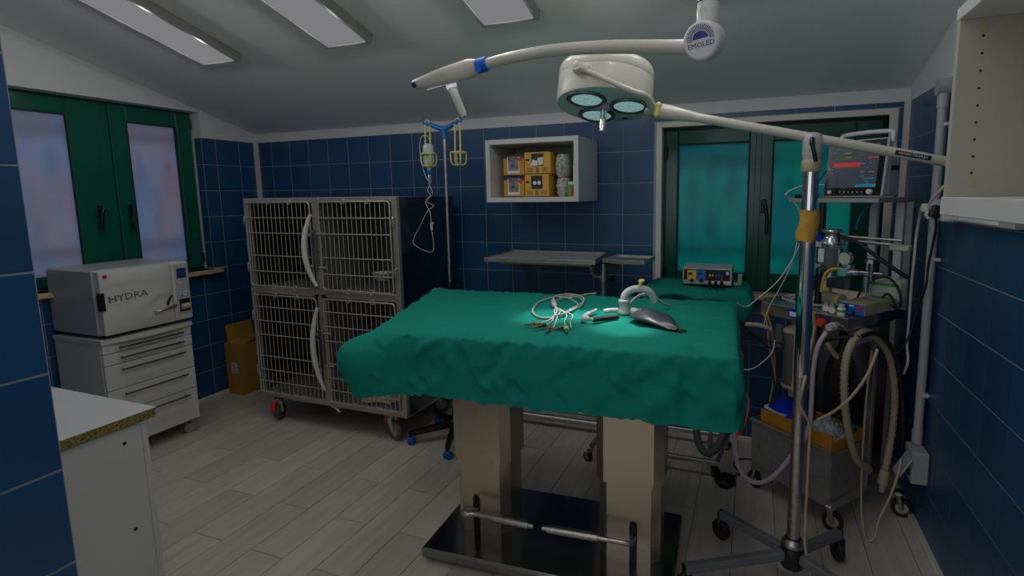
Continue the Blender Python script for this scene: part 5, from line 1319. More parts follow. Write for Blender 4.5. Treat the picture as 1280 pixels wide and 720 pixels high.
b = MB(MT); b.bx(.012, W_ - .012, .030, .072, .012, H_ - .010, .010); b.build('back_shell', 'white_paint', root)
b = MB(MM); b.bx(.02, W_ - .006, .060, .150, .006, .205, .010); b.build('rear_module', 'grey_paint', root)
MB(MM).bx(W_ - .0065, W_ - .004, .075, .140, .120, .140).build('module_slot', 'black_plastic', root)
b = MB(MT); b.tube(spline([(.028, .055, H_ - .012), (.028, .055, H_ + .022), (.045, .055, H_ + .036), (.14, .055, H_ + .040), (W_ - .03, .055, H_ + .036), (W_ - .012, .055, H_ + .022), (W_ - .012, .055, H_ - .012)], 5), .0105, 10); b.build('carry_handle', 'white_paint', root)

root = thing('warmer_unit', 'small cream box with blue front, knob and red display on the steel tray', 'device', L(.47, .15, 1.031), ARZ)
bzz = 1.033
b = MB(AM); b.bx(.386, .500, .045, .262, bzz, bzz + .052, .003); b.build('housing', 'cream_tube', root)
b = MB(AM); b.bx(.388, .498, .042, .045, bzz + .002, bzz + .050); b.build('front_panel', 'blue_front', root)
MB(AM).cyl((.412, .042, bzz + .028), (.412, .022, bzz + .028), .015, .013, 18).build('knob', 'black_plastic', root)
MB(AM).bx(.466, .488, .040, .042, bzz + .024, bzz + .042).build('display', 'red', root)
MB(AM).cyl((.455, .042, bzz + .010), (.455, .034, bzz + .010), .007, None, 12).build('socket', 'black_plastic', root)
MB(AM).bx(.432, .454, .0412, .042, bzz + .038, bzz + .044).build('name_plate', 'paper', root)
for k, (u, v) in enumerate(((.330, .030), (.372, .010))):
    r_ = thing('syringe', ('clear syringe lying on the steel tray nearest the pole', 'clear syringe lying on the steel tray beside the small bottle')[k], 'syringe', L(u, v, 1.031), ARZ, 'syringes on the steel tray')
    zc_ = 1.047
    MB(AM).cyl((u - .035, v + .06, zc_), (u, v, zc_), .013, None, 14).build('barrel', 'milky_plastic', r_)
    MB(AM).cyl((u, v, zc_), (u + .010, v - .017, zc_), .010, None, 12).build('plunger', 'paper', r_)
    MB(AM).cyl((u + .010, v - .017, zc_), (u + .013, v - .021, zc_), .014, None, 14).build('thumb_rest', 'paper', r_)
    MB(AM).cyl((u - .035, v + .06, zc_), (u - .048, v + .084, zc_), .004, .003, 8).build('nozzle', 'blue_front', r_)
root = thing('vial', 'small white bottle with green label on the tray corner', 'bottle', L(.437, .005, 1.031))
vp = Matrix.Translation(L(.425, -.004, 1.031))
b = MB(); b.lathe([(0, 0), (.0165, 0), (.017, .003), (.017, .034), (.011, .040), (0, .040)], 20, vp); b.build('bottle_body', 'paper', root)
b = MB(); b.lathe([(.0173, .016), (.0173, .027)], 20, vp); b.build('label_band', 'bottle_green', root)
b = MB(); b.lathe([(.012, .040), (.0125, .041), (.0125, .052), (0, .053)], 18, vp); b.build('cap', 'milky_plastic', root)
root = thing('tubing_bundle', 'coiled thin white lines lying on the steel tray', 'tube', L(.20, .10, 1.031))
for k in range(4):
    wire('coil', [L(.18 + (.09 + .012 * k) * math.cos(a), .12 + (.075 + .01 * k) * math.sin(a), 1.038 + .004 * k + .003 * math.sin(3 * a)) for a in [2 * PI * i / 12 + .5 * k for i in range(12)]], .0026, 'white_cable', root, 4, 6)
root = thing('valve_housing', 'cream valve housing with upright scale on the steel tray', 'device', L(.25, .22, 1.031), ARZ)
MB(AM).cyl((.19, .20, 1.065), (.33, .16, 1.062), .028, .032, 18).build('valve_body', 'cream_tube', root)
MB(AM).bx(.195, .235, .205, .235, 1.035, 1.205, .004).build('scale_tube', 'pale_yellow', root)
MB(AM).bx(.198, .216, .2035, .205, 1.06, 1.19).build('scale', 'paper', root)
root = thing('first_aid_case', 'white case with green bands and a black cord draped over it', 'case', L(.56, .30, 1.05), ARZ)
b = MB(AM); b.bx(.385, .520, .285, .385, 1.066, 1.175, .015); b.build('case_body', 'melamine', root)
b = MB(AM); b.bx(.388, .517, .2835, .2850, 1.140, 1.155); b.bx(.388, .517, .2835, .2850, 1.082, 1.088); b.build('green_band', 'bottle_green', root, True)
b = MB(AM); b.bx(.40, .50, .28, .40, 1.031, 1.065, .003); b.build('case_foot', 'grey_paint', root)
wire('power_cord', [L(.345, .25, 1.05), L(.365, .255, 1.11), L(.41, .262, 1.165), L(.47, .27, 1.185), L(.515, .27, 1.15), L(.54, .265, 1.09), L(.53, .262, 1.05), L(.49, .258, 1.065), L(.46, .262, 1.08), L(.48, .262, 1.11), L(.51, .26, 1.085), L(.53, .255, 1.04)], .0055, 'black_rubber', root)

# things in the lower bin
root = thing('orange_tray', 'orange-brown open tray sitting in the lower steel bin', 'tray', L(.22, .1, .15), ARZ)
b = MB(AM); t = .008
b.bx(.032, .422, -.012, -.004, .18, .458); b.bx(.032, .422, .228, .236, .18, .440); b.bx(.032, .040, -.004, .228, .18, .455); b.bx(.414, .422, -.004, .228, .18, .425); b.bx(.040, .414, -.004, .228, .18, .35)
b.build('tray_body', 'orange_tray', root)
b = MB(AM)
def fold(i, j):
    u, v = i / 14, j / 8
    return Vector((.055 + .165 * u, .002 + .205 * v, .470 + .028 * math.sin(PI * v) - .035 * u + .01 * math.sin(5 * u) + .014 * v))
b.grid(fold, 15, 9); b.add([fold(i, 0) - Vector((0, 0, .02)) for i in range(15)] + [fold(i, 0) for i in range(15)], [(i, i + 1, 16 + i, 15 + i) for i in range(14)])
o = b.build('folder', 'blue_folder'); tag(o, 'bright blue plastic folder bulging out of the orange tray', 'folder')
b = MB(AM); b.box((.10, .09, .462), (.12, .18, .012), rot('Y', 8)); o = b.build('paper_stack', 'paper'); tag(o, 'white papers under the blue folder in the orange tray', 'paper')
rn = random.Random(11); ph = [rn.uniform(0, 6) for _ in range(8)]
def bagf(i, j):
    u, v = i / 34 - .5, j / 22 - .5
    h = .060 * math.exp(-(u * u * 7 + v * v * 6)) + .010 * math.sin(19 * u + ph[0] + 5 * v) + .008 * math.sin(27 * v + ph[1] - 8 * u) + .006 * math.sin(41 * u + 33 * v + ph[2]) + .004 * math.sin(70 * u - 50 * v)
    return Vector((.322 + .170 * u, .112 + .200 * v - .02 * math.sin(6 * u), .412 + max(-.004, h)))
b = MB(AM); b.grid(bagf, 35, 23); o = b.build('plastic_bag', 'clear_bag'); tag(o, 'crumpled clear plastic bag in the orange tray', 'bag')
b = MB(AM); b.grid(lambda i, j: bagf(i * 2, j * 2) * 1.0 + Vector((0, 0.0, -.018)), 18, 12); o = b.build('folded_cloth', 'blue_front'); tag(o, 'light blue cloth showing inside the clear plastic bag', 'cloth')
b = MB(AM); b.box((.392, .19, .440), (.04, .07, .014), rot('X', 12), .005); o = b.build('teal_cloth', 'teal_cloth'); tag(o, 'small dark green cloth at the back of the orange tray', 'cloth')
# black breathing bag and corrugated hoses hung on the hook
root = thing('black_bag', 'shiny black breathing bag hanging under the machine tray', 'bag', L(.39, .10, .60))
prf = [(0, .50), (.012, .505), (.035, .53), (.064, .60), (.072, .68), (.060, .77), (.034, .83), (.018, .86), (.016, .90)]
b = MB(); b.grid(lambda i, j: L(.372, .115, 0) + Vector((prf[j][0] * math.cos(2 * PI * i / 24) * (1 + .12 * math.sin(3 * 2 * PI * i / 24)), prf[j][0] * 1.05 * math.sin(2 * PI * i / 24) * (1 + .10 * math.sin(4 * 2 * PI * i / 24)), prf[j][1])), 24, len(prf), True); b.build('bladder', 'black_plastic', root)
MB().cyl(L(.372, .115, .895), L(.372, .115, .966), .017, None, 14).build('neck', 'black_rubber', root)
def ribbed(name, pts, r, m_, label, cat='hose', k=14, parent=None):
    P = spline(pts, k); P2 = [P[0]]; acc = 0
    for i in range(1, len(P)):
        acc = (P[i] - P2[-1]).length
        if acc >= .0045: P2.append(P[i])
    b = MB(); b.tube(P2, [r * (1.0 if (i // 1) % 2 else .74) for i in range(len(P2))], 12)
    o = b.build(name, m_, parent)
    if not parent: tag(o, label, cat)
    return o
ribbed('corrugated_hose', [L(.478, .215, .255), L(.482, .10, .34), L(.484, .02, .47), L(.485, -.040, .66), L(.486, -.055, .82), L(.487, -.020, .915), L(.482, .083, .955), L(.478, .20, .91), L(.490, .305, .80), L(.497, .360, .62), L(.497, .362, .42), L(.500, .315, .215)], .0185, 'cream_tube', 'beige corrugated hose looped over the hook beside the machine')
b = MB(); b.cyl(L(.500, .318, .235), L(.501, .300, .165), .022, .024, 16); b.cyl(L(.501, .300, .165), L(.502, .294, .130), .014, .012, 12); o = b.build('hose_connector', 'cream_tube'); tag(o, 'beige connector at the lower end of the corrugated hose', 'connector')
ribbed('short_hose', [L(.325, .06, .965), L(.33, .045, .90), L(.355, .06, .84), L(.385, .11, .78), L(.40, .17, .74)], .014, 'cream_tube', 'short beige corrugated hose below the machine tray')
o = wire('black_hose', [L(.36, -.03, .90), L(.42, -.035, .93), L(.49, .02, .945), L(.505, .14, .945), L(.520, .235, .88), L(.535, .29, .78), L(.545, .325, .64), L(.552, .34, .48), L(.555, .35, .36)], .0095, 'black_rubber', None, 8, 10); tag(o, 'black hose running beside the corrugated hose', 'hose')
o = wire('violet_tube', [(0.317, 2.553, .965), (.285, 2.535, .90), (.270, 2.53, .78), (.270, 2.53, .62), (.262, 2.535, .50), (.205, 2.54, .38), (.12, 2.56, .235), (.045, 2.60, .175), (-.02, 2.64, .20), (-.05, 2.66, .29), (-.052, 2.67, .40), (-.03, 2.69, .50), (-.012, 2.70, .58)], .0105, 'lilac_plastic', None, 8, 10); tag(o, 'violet-grey tube hanging from the machine outlet towards the table', 'tube')

# ------------------------------------------------------------------ operating lamp on its stand
HX, HY = 0.190, 2.165
root = thing('operating_lamp', 'round three-lens operating lamp on a chrome wheeled stand', 'lamp', (HX, HY, 0))
for (x, y) in ((-0.095, 2.365), (0.385, 2.385), (-0.205, 1.950), (0.46, 1.965)):
    a = Vector((HX, HY, .135)); e = Vector((x, y, .120)); u = (e - a).normalized(); s = Vector((0, 0, 1)).cross(u).normalized(); up = u.cross(s)
    b = MB(); Lg = (e - a).length
    b.box(a + u * (Lg / 2 + .01), (Lg - .01, .034, .040), Matrix((u, s, up)).transposed(), .005); lg = b.build('leg', 'leg_grey', root)
    MB().box(a + u * (Lg + .008), (.008, .032, .038), Matrix((u, s, up)).transposed(), .002).build('end_cap', 'black_plastic', lg)
    c = e + u * .0; c.z = 0
    d2 = Vector((0.8, -0.6, 0)) if x < HX else Vector((.35, -.94, 0))
    s2 = Vector((-d2.y, d2.x, 0)); w0 = Vector((c.x, c.y, .046))
    b = MB(); b.lathe([(0, -.014), (.038, -.014), (.046, -.009), (.046, .009), (.038, .014), (0, .014)], 22, frame_M(w0, d2, (0, 0, 1), s2)); b.build('caster', 'black_rubber', lg)
    b = MB()
    for q in (-1, 1): b.tube([w0 + s2 * (.019 * q), w0 + s2 * (.019 * q) + Vector((0, 0, .045)), w0 + s2 * (.010 * q) + Vector((0, 0, .058))], [.012, .013, .010], 8)
    b.cyl((c.x, c.y, .088), (c.x, c.y, .108), .014, None, 12); b.build('caster_fork', 'black_plastic', lg)
b = MB(); b.lathe([(0, .080), (.040, .080), (.046, .090), (.046, .160), (.040, .168), (0, .168)], 22, Matrix.Translation((HX, HY, 0))); b.build('hub', 'black_plastic', root)
b = MB(); b.lathe([(.032, .168), (.044, .172), (.044, .186), (.030, .204)], 22, Matrix.Translation((HX, HY, 0))); b.build('hub_ring', 'worn_chrome', root)
b = MB(); b.tube([(HX, HY, .17), (HX, HY, .90)], .0245, 20); p = b.build('pole', 'worn_chrome', root)
b = MB(); b.tube([(HX, HY, .88), (HX, HY, 1.700)], .0275, 22); b.build('upper_pole', 'chrome', p)
b = MB(); b.tube([(HX - .001, HY, 1.505), (HX, HY, 1.400)], [.0335, .0335], 14)
tp = []
for j in range(7):
    z = 1.515 - .115 * j / 6
    tp.append([(HX + (.034 + .004 * math.sin(3 * a + j)) * math.cos(a) + (-.006 if j > 3 else 0), HY + (.034 + .003 * math.sin(2 * a + 2 * j)) * math.sin(a), z + .004 * math.sin(2 * a)) for a in [2 * PI * i / 18 for i in range(18)]])
b = MB(); b.grid(lambda i, j: Vector(tp[j][i]), 18, 7, True); b.build('masking_tape', 'masking_tape', p)
b = MB(); b.lathe([(.029, 1.655), (.034, 1.660), (.034, 1.695), (.031, 1.700)], 20, Matrix.Translation((HX, HY, 0))); b.build('collar', 'cream_tube', p)
b = MB(); b.lathe([(.031, 1.698), (.033, 1.715), (.034, 1.77), (.029, 1.79), (.012, 1.797), (0, 1.797)], 20, Matrix.Translation((HX, HY, 0))); hd = b.build('swivel_head', 'grey_paint', root)
b = MB(); b.tube(spline([(HX - .004, HY - .034, 1.772), (HX - .006, HY - .046, 1.755), (HX + .004, HY - .048, 1.715), (HX + .010, HY - .045, 1.690)], 4), [.009] * 5 + [.007] * 8, 8); b.build('lock_lever', 'black_plastic', hd)
# boom
bA = Vector((-0.245, 2.156, 1.8806)); bB = Vector((0.640, 2.185, 1.672))
b = MB(); b.tube([bA, bB], .0175, 14); bo = b.build('boom', 'ivory_paint', root)
u = (bB - bA).normalized()
b = MB(); b.tube([bA + u * .02, bA - u * .035, bA - u * .080, bA - u * .115], [.019, .024, .029, .030], 16); b.build('boom_socket', 'ivory_paint', bo)
b = MB(); b.tube([bB, bB + u * .012], [.0185, .015], 14); b.build('end_cap', 'grey_paint', bo)
lc = bA + u * ((0.505 - bA.x) / u.x); nn = Vector((0, -1, 0)); nn = (nn - u * nn.dot(u)).normalized(); uz = nn.cross(u) * 1
if uz.z < 0: uz = -uz
b = MB(); b.box(lc + nn * .0172, (.112, .0022, .0155), Matrix((u, -nn, uz)).transposed(), .001); ns = b.build('name_strip', 'black_plastic', bo)
text('lettering', 'HANAU-TRIAFLEX', .0112, frame_M(lc + nn * .0188, u, uz, nn), 'paper', ns, .0004)
# yoke and dish
DC = Vector((-0.604, 2.200, 1.948)); tilt = math.radians(12)
dn = Vector((0.02, math.sin(tilt), math.cos(tilt))).normalized()       # axis of the dish, pointing up
dx = Vector((1, 0, 0.03)); dx = (dx - dn * dx.dot(dn)).normalized(); dy = dn.cross(dx)
DM = frame_M(DC, dx, dy, dn); RD = .200
cl_ = bA - u * .128
b = MB(); b.box(cl_, (.024, .062, .060), Matrix((u, -nn, uz)).transposed(), .008); b.build('yoke_clamp', 'pale_yellow', root)
yk = cl_ - u * .02
pf = DM @ Vector((-.055, -RD - .012, .085)); pb = DM @ Vector((-.055, RD + .012, .060))
b = MB(); b.tube(spline([yk, DM @ Vector((.205, -.125, -.020)), DM @ Vector((.165, -.185, -.020)), DM @ Vector((.115, -RD - .012, -.002)), DM @ Vector((.03, -RD - .018, .040)), pf], 4), [.017] * 3 + [.0145] * 4 + [.012] * 6 + [.0098] * 8, 10); yo = b.build('yoke_arm', 'ivory_paint', root)
b = MB(); b.tube(spline([yk, yk - u * .03 + Vector((0, .04, -.008)), DM @ Vector((.17, RD * .80, .010)), DM @ Vector((.05, RD + .014, .030)), pb], 5), [.016] * 6 + [.0125] * 15, 10); b.build('yoke_arm', 'ivory_paint', root)
b = MB(); q = pf - DM.to_3x3() @ Vector((0, -.018, 0)); b.cyl(q, pf - DM.to_3x3() @ Vector((0, .018, 0)), .026, .022, 18)
b.tube([pf, DM @ Vector((-.01, -RD - .012, .068))], [.022, .015], 12); b.build('pivot_block', 'ivory_paint', yo)
b = MB(); b.cyl(pf - DM.to_3x3() @ Vector((0, .0182, 0)), pf - DM.to_3x3() @ Vector((0, .0205, 0)), .011, None, 14); b.build('pivot_screw', 'chrome', yo)
b = MB(DM); prof = [(0, .0), (RD - .012, .0), (RD - .003, .004), (RD, .014), (RD - .001, .104)]
b.lathe(prof[2:], 56); b.build('dish_band', 'ivory_paint', root)
b = MB(DM); b.lathe([(RD - .004, .1055), (RD - .0015, .109), (RD - .002, .140), (RD - .008, .156), (RD - .03, .170), (RD - .08, .184), (.05, .190), (0, .191)], 56); b.build('dish_cap', 'ivory_paint', root)
b = MB(DM); b.lathe([(0, .002), (RD - .010, .002), (RD - .002, .006)], 56); b.lathe([(RD - .003, .1035), (RD - .003, .106)], 56); fcp = b.build('dish_face', 'lamp_under', root)
for k, ang in enumerate((0, 120, 240)):
    a = math.radians(ang + 3); c = Vector((.105 * math.cos(a), .105 * math.sin(a), 0))
    Mx = DM @ Matrix.Translation(c)
    b = MB(Mx); b.lathe([(.080, .002), (.082, -.004), (.076, -.009), (.064, -.007), (.060, .000)], 34); rr = b.build('lens_ring', 'steel_dark', root)
    b = MB(Mx); b.lathe([(.063, -.004), (.045, -.0065), (.02, -.008), (0, -.0082)], 30); b.build('lens', 'lamp_lens', rr)
    la = bpy.data.lights.new('lamp_beam', 'SPOT'); la.energy = SPOT_W; la.spot_size = math.radians(22); la.spot_blend = .9; la.shadow_soft_size = .035
    la.color = (1.0, .96, .92)
    lo = bpy.data.objects.new('lamp_beam', la); COL.objects.link(lo)
    src = Mx @ Vector((0, 0, -.030)); tgt = Vector(((-.46, 1.95, ZD), (-.80, 2.03, ZD), (-.60, 2.10, ZD))[k])
    dirv = (src - tgt).normalized(); xa = dirv.orthogonal().normalized(); lo.parent = root
    lo.matrix_local = WORLD[root].inverted() @ frame_M(src, xa, dirv.cross(xa), dirv)
    if k == 2:      # spill of the lamp over the table and the room
        l2 = bpy.data.lights.new('lamp_spill', 'SPOT'); l2.energy = SPOT_W * 0.18; l2.spot_size = math.radians(105); l2.spot_blend = .9; l2.shadow_soft_size = .05
        o2 = bpy.data.objects.new('lamp_spill', l2); COL.objects.link(o2); o2.parent = root
        o2.matrix_local = WORLD[root].inverted() @ frame_M(DM @ Vector((0, 0, -.04)), dx, dy, dn)
b = MB(DM); b.lathe([(0, -.012), (.024, -.012), (.036, -.006), (.038, .002)], 22); hk = b.build('handle_flange', 'grey_paint', root)
b = MB(DM); b.cyl((0, 0, -.012), (0, 0, -.105), .014, .0135, 16); b.build('sterile_handle', 'chrome', hk)
MB(DM).box((.055, .150, -.001), (.024, .014, .006), None, .002).build('sensor_window', 'black_plastic', fcp)

# ------------------------------------------------------------------ ceiling-hung examination lamp
EX, EY, EZ = -0.150, 1.600, 2.000
root = thing('arm_lamp', 'white ceiling-hung arm lamp with blue clamp and slim tilted head', 'lamp', (EX, EY, EZ))
b = MB(); b.tube([(EX + .008, EY, EZ + .052), (EX + .010, EY, EZ + .085), (EX + .010, EY, ceil_z(EY) - .03)], .0300, 20); b.build('drop_tube', 'white_paint', root)
b = MB(); b.cyl((EX + .010, EY, ceil_z(EY) - .04), (EX + .010, EY, ceil_z(EY) + .005), .075, None, 26); b.build('ceiling_flange', 'white_paint', root)
b = MB(); b.tube([(EX + .0095, EY, EZ + .108), (EX + .0095, EY, EZ + .111)], .0308, 20); b.build('joint_gap', 'black_rubber', root)
b = MB(); b.tube([(EX - .020, EY - .026, EZ + .118), (EX + .004, EY - .022, EZ + .132), (EX + .03, EY - .016, EZ + .150)], .008, 8); b.build('blue_clip', 'blue_plastic', root)
fn = Vector((-0.24, -1, -0.20)).normalized(); ux = Vector((1, 0, 0)); ux = (ux - fn * ux.dot(fn)).normalized(); uy = fn.cross(ux)
if uy.z < 0: uy = -uy
KM = frame_M((EX - .004, EY - .036, EZ), ux, uy, fn)
b = MB(KM); b.lathe([(0, .0), (.047, .0), (.051, -.003), (.053, -.010), (.053, -.050), (.048, -.074), (.033, -.092), (.015, -.098), (0, -.099)], 36); b.build('pivot_drum', 'white_paint', root)
b = MB(); b.tube([(EX + .008, EY, EZ + .090), (EX + .010, EY, EZ + .02)], .030, 16); b.build('knuckle', 'ivory_paint', root)
b = MB(KM); b.lathe([(0, .0008), (.045, .0008)], 36); fcx = b.build('badge_disc', 'white_paint', root)
mat('badge_blue', (.03, .02, .20), .4)
rt = math.radians(8)
KT = KM @ Matrix.Rotation(rt, 4, 'Z')
text('lettering', 'EMOLED', .0190, KT @ Matrix.Translation((0, -.010, .0012)), 'badge_blue', fcx, .0005, sx=1.05)
b = MB(KT); n = 16; b.add([(0, .006, .0016)] + [(.022 * math.cos(PI * i / n), .006 + .020 * math.sin(PI * i / n), .0016) for i in range(n + 1)], [(0, i + 1, i + 2) for i in range(n)]); b.build('half_sun', 'badge_blue', fcx)
b = MB(KT)
for i in range(23):
    a = PI * (i / 22); c, s = math.cos(a), math.sin(a)
    r0, r1 = .0245, .0395; w2 = .0011
    b.add([(r0 * c - w2 * s, .004 + r0 * s + w2 * c, .0016), (r0 * c + w2 * s, .004 + r0 * s - w2 * c, .0016), (r1 * c + w2 * s, .004 + r1 * s - w2 * c, .0016), (r1 * c - w2 * s, .004 + r1 * s + w2 * c, .0016)], [(0, 1, 2, 3)])
b.build('sun_rays', 'badge_blue', fcx, True)
ap = spline([(EX - .04, EY, EZ - .004), (-.33, EY, 2.012), (-.43, EY, 2.022), (-.53, EY, 2.028), (-.62, EY, 2.030), (-.69, EY, 2.027), (-.77, EY, 2.021), (-.838, EY, 2.012)], 6)
b = MB(); b.tube(ap, [.0205 - .004 * i / len(ap) for i in range(len(ap))], 14); b.build('arm', 'ivory_paint', root)
b = MB(); b.cyl((-.832, EY, 2.0125), (-.868, EY, 2.007), .024, None, 18); b.cyl((-.850, EY - .018, 1.992), (-.850, EY - .034, 1.990), .011, None, 12); b.build('blue_clamp', 'blue_plastic', root)
# head: slim wedge pointing left and a little down
h0 = Vector((-.868, EY, 2.008)); h1 = Vector((-1.112, EY, 1.970)); hu = (h1 - h0).normalized(); hs = Vector((0, -1, 0)); hz = hu.cross(hs).normalized()
if hz.z < 0: hz = -hz
hs, hz = (hs * math.cos(.32) - hz * math.sin(.32)), (hz * math.cos(.32) + hs * math.sin(.32))
sec = [(0, .020, .022), (.03, .026, .031), (.06, .038, .030), (.12, .050, .028), (.20, .044, .021), (.240, .028, .017), (.250, .018, .014)]
def hp(i, j):
    d, w_, t_ = sec[j]; a = 2 * PI * i / 20; c, s = math.cos(a), math.sin(a)
    k = (abs(c) ** 4 + abs(s) ** 4) ** (-.25)
    return h0 + hu * d + hs * (w_ * c * k) + hz * (t_ * s * k)
b = MB(); b.grid(hp, 20, len(sec), True); b.add([hp(i, len(sec) - 1) for i in range(20)], [tuple(range(20))]); hd = b.build('lamp_head', 'ivory_paint', root)
b = MB(); b.cyl(h1 - hu * .014 + hs * .030, h1 - hu * .014 + hs * .036, .009, None, 14); b.build('end_button', 'badge_blue', hd)
hc = h0 + hu * .135 - hz * .0265
b = MB(); b.box(hc, (.120, .060, .004), Matrix((hu, hs, hz)).transposed(), .001); b.build('led_window', 'led_strip', hd)
g0 = h0 + hu * .115 - hz * .025
b = MB(); b.tube([g0, g0 + Vector((.006, 0, -.022))], .0185, 14); b.build('handle_socket', 'milky_plastic', hd)
b = MB(); b.tube([g0 + Vector((.006, 0, -.020)), g0 + Vector((.040, 0, -.098)), g0 + Vector((.047, 0, -.116))], [.0145, .0135, .010], 14); b.build('grip_handle', 'ivory_paint', hd)
la = bpy.data.lights.new('head_light', 'AREA'); la.shape = 'RECTANGLE'; la.size = .14; la.size_y = .08; la.energy = HEAD_W; la.color = (.9, .92, 1)
lo = bpy.data.objects.new('head_light', la); COL.objects.link(lo); lo.parent = root
lo.matrix_local = WORLD[root].inverted() @ frame_M(hc - hz * .004, hu, hz.cross(hu), hz)

# ------------------------------------------------------------------ right wall: open cabinet, conduit, power strip
root = thing('right_cabinet', 'open white cabinet on the right wall above the power strip', 'cabinet', (.62, 1.2, 1.52))
qx0, qx1, qy0, qy1, qz0, qz1 = .458, .766, .84, 1.648, 1.520, 2.030
tk = .022
MB().bx(qx0, qx1, qy1 - tk, qy1, qz0 + .046, qz1 - .032, .001).build('side_panel', 'melamine_warm', root)
MB().bx(qx0, qx1, qy0, qy0 + tk, qz0 + .046, qz1 - .032, .001).build('side_panel', 'melamine_warm', root)
MB().bx(qx0 - .004, qx1, qy0, qy1 + .002, qz0, qz0 + .046, .002).build('bottom_panel', 'melamine', root)
MB().bx(qx0 - .002, qx1, qy0, qy1, qz1 - .032, qz1, .002).build('top_panel', 'melamine', root)
MB().bx(qx1 - .006, qx1, qy0 + tk, qy1 - tk, qz0 + .046, qz1 - .032).build('back_panel', 'melamine_warm', root)
b = MB()
for k in range(9):
    z = 1.955 - .0412 * k; b.cyl((.508, qy1 - tk + .0005, z), (.508, qy1 - tk - .0008, z), .0032, None, 8)
b.build('shelf_pin_hole', 'black_plastic', root, True)
for z in (1.974, 1.602):
    c = MB().cyl((.508, qy1 - tk, z), (.508, qy1 - tk - .003, z), .0105, None, 18).build('screw_cover', 'cream_tube', root)
    MB().box((.508, qy1 - tk - .0034, z), (.010, .001, .002)).build('slot', 'grey_paint', c)
MB().bx(.625, .70, 1.10, 1.40, qz0 + .0465, qz0 + .056, .002).build('shelf_board', 'melamine_warm', root)

root = thing('conduit', 'grey wiring conduit running down the right wall to a socket box', 'conduit', (XR - .03, 2.72, .4))
px_, pr_ = XR - .031, .0185
b = MB(); b.tube([(px_, 2.735, .425), (px_, 2.755, 1.985)], pr_, 16); b.build('pipe', 'grey_paint', root)
for z in (.43, 1.46, 1.93): b = MB(); b.cyl((px_, 2.735 + .02 * z / 2, z), (px_, 2.735 + .02 * z / 2, z + .06), .0225, None, 16); b.build('sleeve', 'grey_paint', root)
for z in (.66, 1.28, 1.86): MB().box((XR - .014, 2.74, z), (.028, .046, .016), None, .003).build('pipe_clip', 'white_paint', root)
b = MB(); b.cyl((XR - .056, 2.757, 2.020), (XR - .004, 2.757, 2.020), .036, None, 22); b.build('junction_box', 'grey_paint', root)
b = MB(); b.box((XR - .036, 2.700, .345), (.068, .125, .150), None, .006); sb = b.build('socket_box', 'grey_paint', root)
b = MB(); b.box((XR - .098, 2.665, .345), (.010, .095, .115), rot('Y', 28), .004); ld = b.build('socket_lid', 'grey_paint', root)
b = MB(); b.box((XR - .072, 2.70, .345), (.006, .075, .09), None, .002); b.build('socket_face', 'black_plastic', root)

root = thing('power_strip', 'grey power strip with plugs fixed under the right cabinet', 'power strip', (.735, 2.2, 1.47))
b = MB(); b.bx(XR - .045, XR - .002, 1.95, 2.42, 1.462, 1.500, .004); b.build('strip_body', 'grey_paint', root)
b = MB(); b.bx(.675, XR - .002, 2.42, 2.60, 1.462, 1.545, .006); b.build('socket_block', 'white_paint', root)
b = MB(); b.bx(XR - .047, XR - .045, 2.05, 2.40, 1.470, 1.490); b.build('switch_row', 'paper', root)
b = MB(); b.box((.655, 2.525, 1.513), (.045, .036, .034), None, .006); b.build('white_plug', 'white_cable', root)
b = MB(); b.box((.662, 2.455, 1.500), (.034, .036, .050), rot('Y', 20), .006); b.build('black_plug', 'black_plastic', root)
b = MB(); b.box((.660, 2.49, 1.482), (.04, .05, .02), rot('X', 12), .004); b.build('adapter', 'white_cable', root)

# ------------------------------------------------------------------ loose cables
def cable(pts, r, m_, label, name='cable', cat='cable', k=7): tag(wire(name, pts, r, m_, None, k, 8), label, cat)
cable([(.640, 2.535, 1.513), (.655, 2.62, 1.508), (.672, 2.70, 1.465), (.680, 2.76, 1.38), (.678, 2.76, 1.28), (.683, 2.79, 1.15), (.686, 2.80, 1.0), (.686, 2.80, .88), (.684, 2.76, .80), (.680, 2.80, .73)], .0058, 'white_cable', 'white cable hanging from the power strip beside the posts')
cable([(.662, 2.455, 1.485), (.675, 2.48, 1.44), (.690, 2.56, 1.36), (.697, 2.62, 1.27), (.698, 2.64, 1.17), (.692, 2.70, 1.07), (.672, 2.70, .96), (.640, 2.66, .90), (.60, 2.62, .87)], .0048, 'black_rubber', 'black cable hanging from the power strip')
cable([(.650, 2.50, 1.486), (.648, 2.50, 1.52), (.660, 2.42, 1.58), (.700, 2.36, 1.64), (.745, 2.32, 1.68)], .0055, 'white_cable', 'white cable rising from the power strip behind the cabinet')
cable([(.286, 2.420, .606), (.353, 2.42, .66), (.41, 2.42, .73), (.463, 2.425, .83), (.500, 2.46, .93)], .0065, 'cream_tube', 'cream tube slanting up across the corrugated hose', 'tube', 'tube')
cable([(.236, 2.30, 1.10), (.242, 2.30, 1.03), (.230, 2.28, .96), (.198, 2.12, .87), (.185, 2.118, .79), (.205, 2.13, .74), (.228, 2.16, .68), (.230, 2.16, .55), (.231, 2.165, .40), (.231, 2.165, .28), (.236, 2.15, .17), (.262, 2.12, .06), (.275, 2.10, .008), (.30, 2.06, .008)], .0058, 'cream_tube', 'cream tube running down along the chrome lamp pole', 'tube', 'tube')
cable([(.655, 2.63, .385), (.640, 2.60, .33), (.610, 2.58, .22), (.575, 2.57, .12), (.560, 2.56, .04), (.545, 2.56, .008), (.525, 2.58, .010), (.518, 2.62, .06), (.517, 2.66, .115), (.517, 2.70, .30), (.518, 2.71, .60), (.530, 2.72, .85)], .0052, 'cream_tube', 'cream cord looping down from the wall socket to the floor')
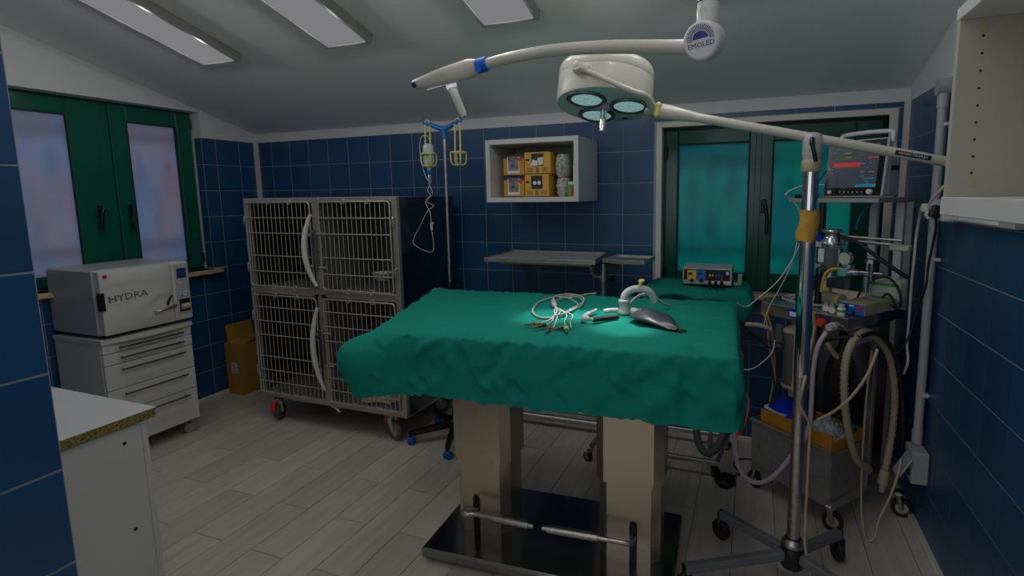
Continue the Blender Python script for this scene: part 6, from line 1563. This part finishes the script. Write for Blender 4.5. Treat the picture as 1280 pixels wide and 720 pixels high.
cable([(-.06, 2.50, 1.085), (-.02, 2.55, 1.06), (.038, 2.60, 1.10), (.110, 2.60, 1.175), (.158, 2.59, 1.26), (.196, 2.57, 1.36), (.200, 2.60, 1.44)], .0026, 'white_cable', 'white cable rising from the green drape towards the lamp pole')
cable([(.205, 2.60, 1.54), (.200, 2.62, 1.47), (.187, 2.62, 1.36), (.165, 2.62, 1.25), (.122, 2.62, 1.14), (.078, 2.62, 1.045), (.060, 2.62, .96)], .0020, 'white_cable', 'thin white cable hanging from the monitor shelf')
cable([(.300, 2.76, 1.615), (.214, 2.74, 1.612), (.150, 2.72, 1.588), (.135, 2.72, 1.565), (.165, 2.76, 1.548), (.20, 2.79, 1.500)], .0030, 'white_cable', 'white lead looping over the edge of the monitor shelf')
cable([(.31, 2.77, 1.68), (.275, 2.75, 1.63), (.250, 2.74, 1.59), (.232, 2.75, 1.57)], .0035, 'navy', 'dark lead running from the side of the monitor')
cable([(.215, 2.40, 1.42), (.205, 2.42, 1.33), (.190, 2.45, 1.24), (.184, 2.47, 1.15), (.190, 2.49, 1.06)], .0055, 'black_rubber', 'black lead beside the masking tape on the lamp pole')
cable([(.520, 2.84, 1.53), (.475, 2.84, 1.48), (.455, 2.84, 1.42), (.46, 2.84, 1.40)], .0035, 'blue_hook', 'blue lead hanging under the monitor shelf')
cable([(.051, 2.80, .985), (.075, 2.78, .945), (.094, 2.77, .822), (.120, 2.77, .70), (.126, 2.77, .616)], .0055, 'tan_cable', 'tan cable at the left side of the machine, outer one')
cable([(.070, 2.81, .985), (.099, 2.79, .906), (.120, 2.78, .741), (.117, 2.78, .615), (.105, 2.79, .52)], .0055, 'tan_cable', 'tan cable at the left side of the machine, inner one')
cable([(-.01, 2.72, .90), (.040, 2.74, .86), (.087, 2.75, .822), (.144, 2.755, .806), (.153, 2.755, .836), (.105, 2.75, .848), (.029, 2.74, .862), (-.02, 2.73, .86)], .0045, 'black_rubber', 'black cable looped between table and machine')
cable([(.01, 2.70, .57), (.059, 2.72, .541), (.115, 2.735, .54), (.140, 2.74, .572), (.123, 2.745, .633), (.11, 2.75, .70)], .0045, 'black_rubber', 'black cable loop above the orange tray')
cable([(-.03, 2.72, .70), (.02, 2.72, .712), (.07, 2.72, .757), (.106, 2.73, .803), (.115, 2.74, .86)], .0032, 'white_cable', 'pale cable curving up left of the bellows')
cable([(-.02, 2.68, .945), (.03, 2.70, .940), (.063, 2.715, .93), (.095, 2.73, .915)], .011, 'grey_cable', 'short grey tube between drape and machine', 'tube', 'tube')
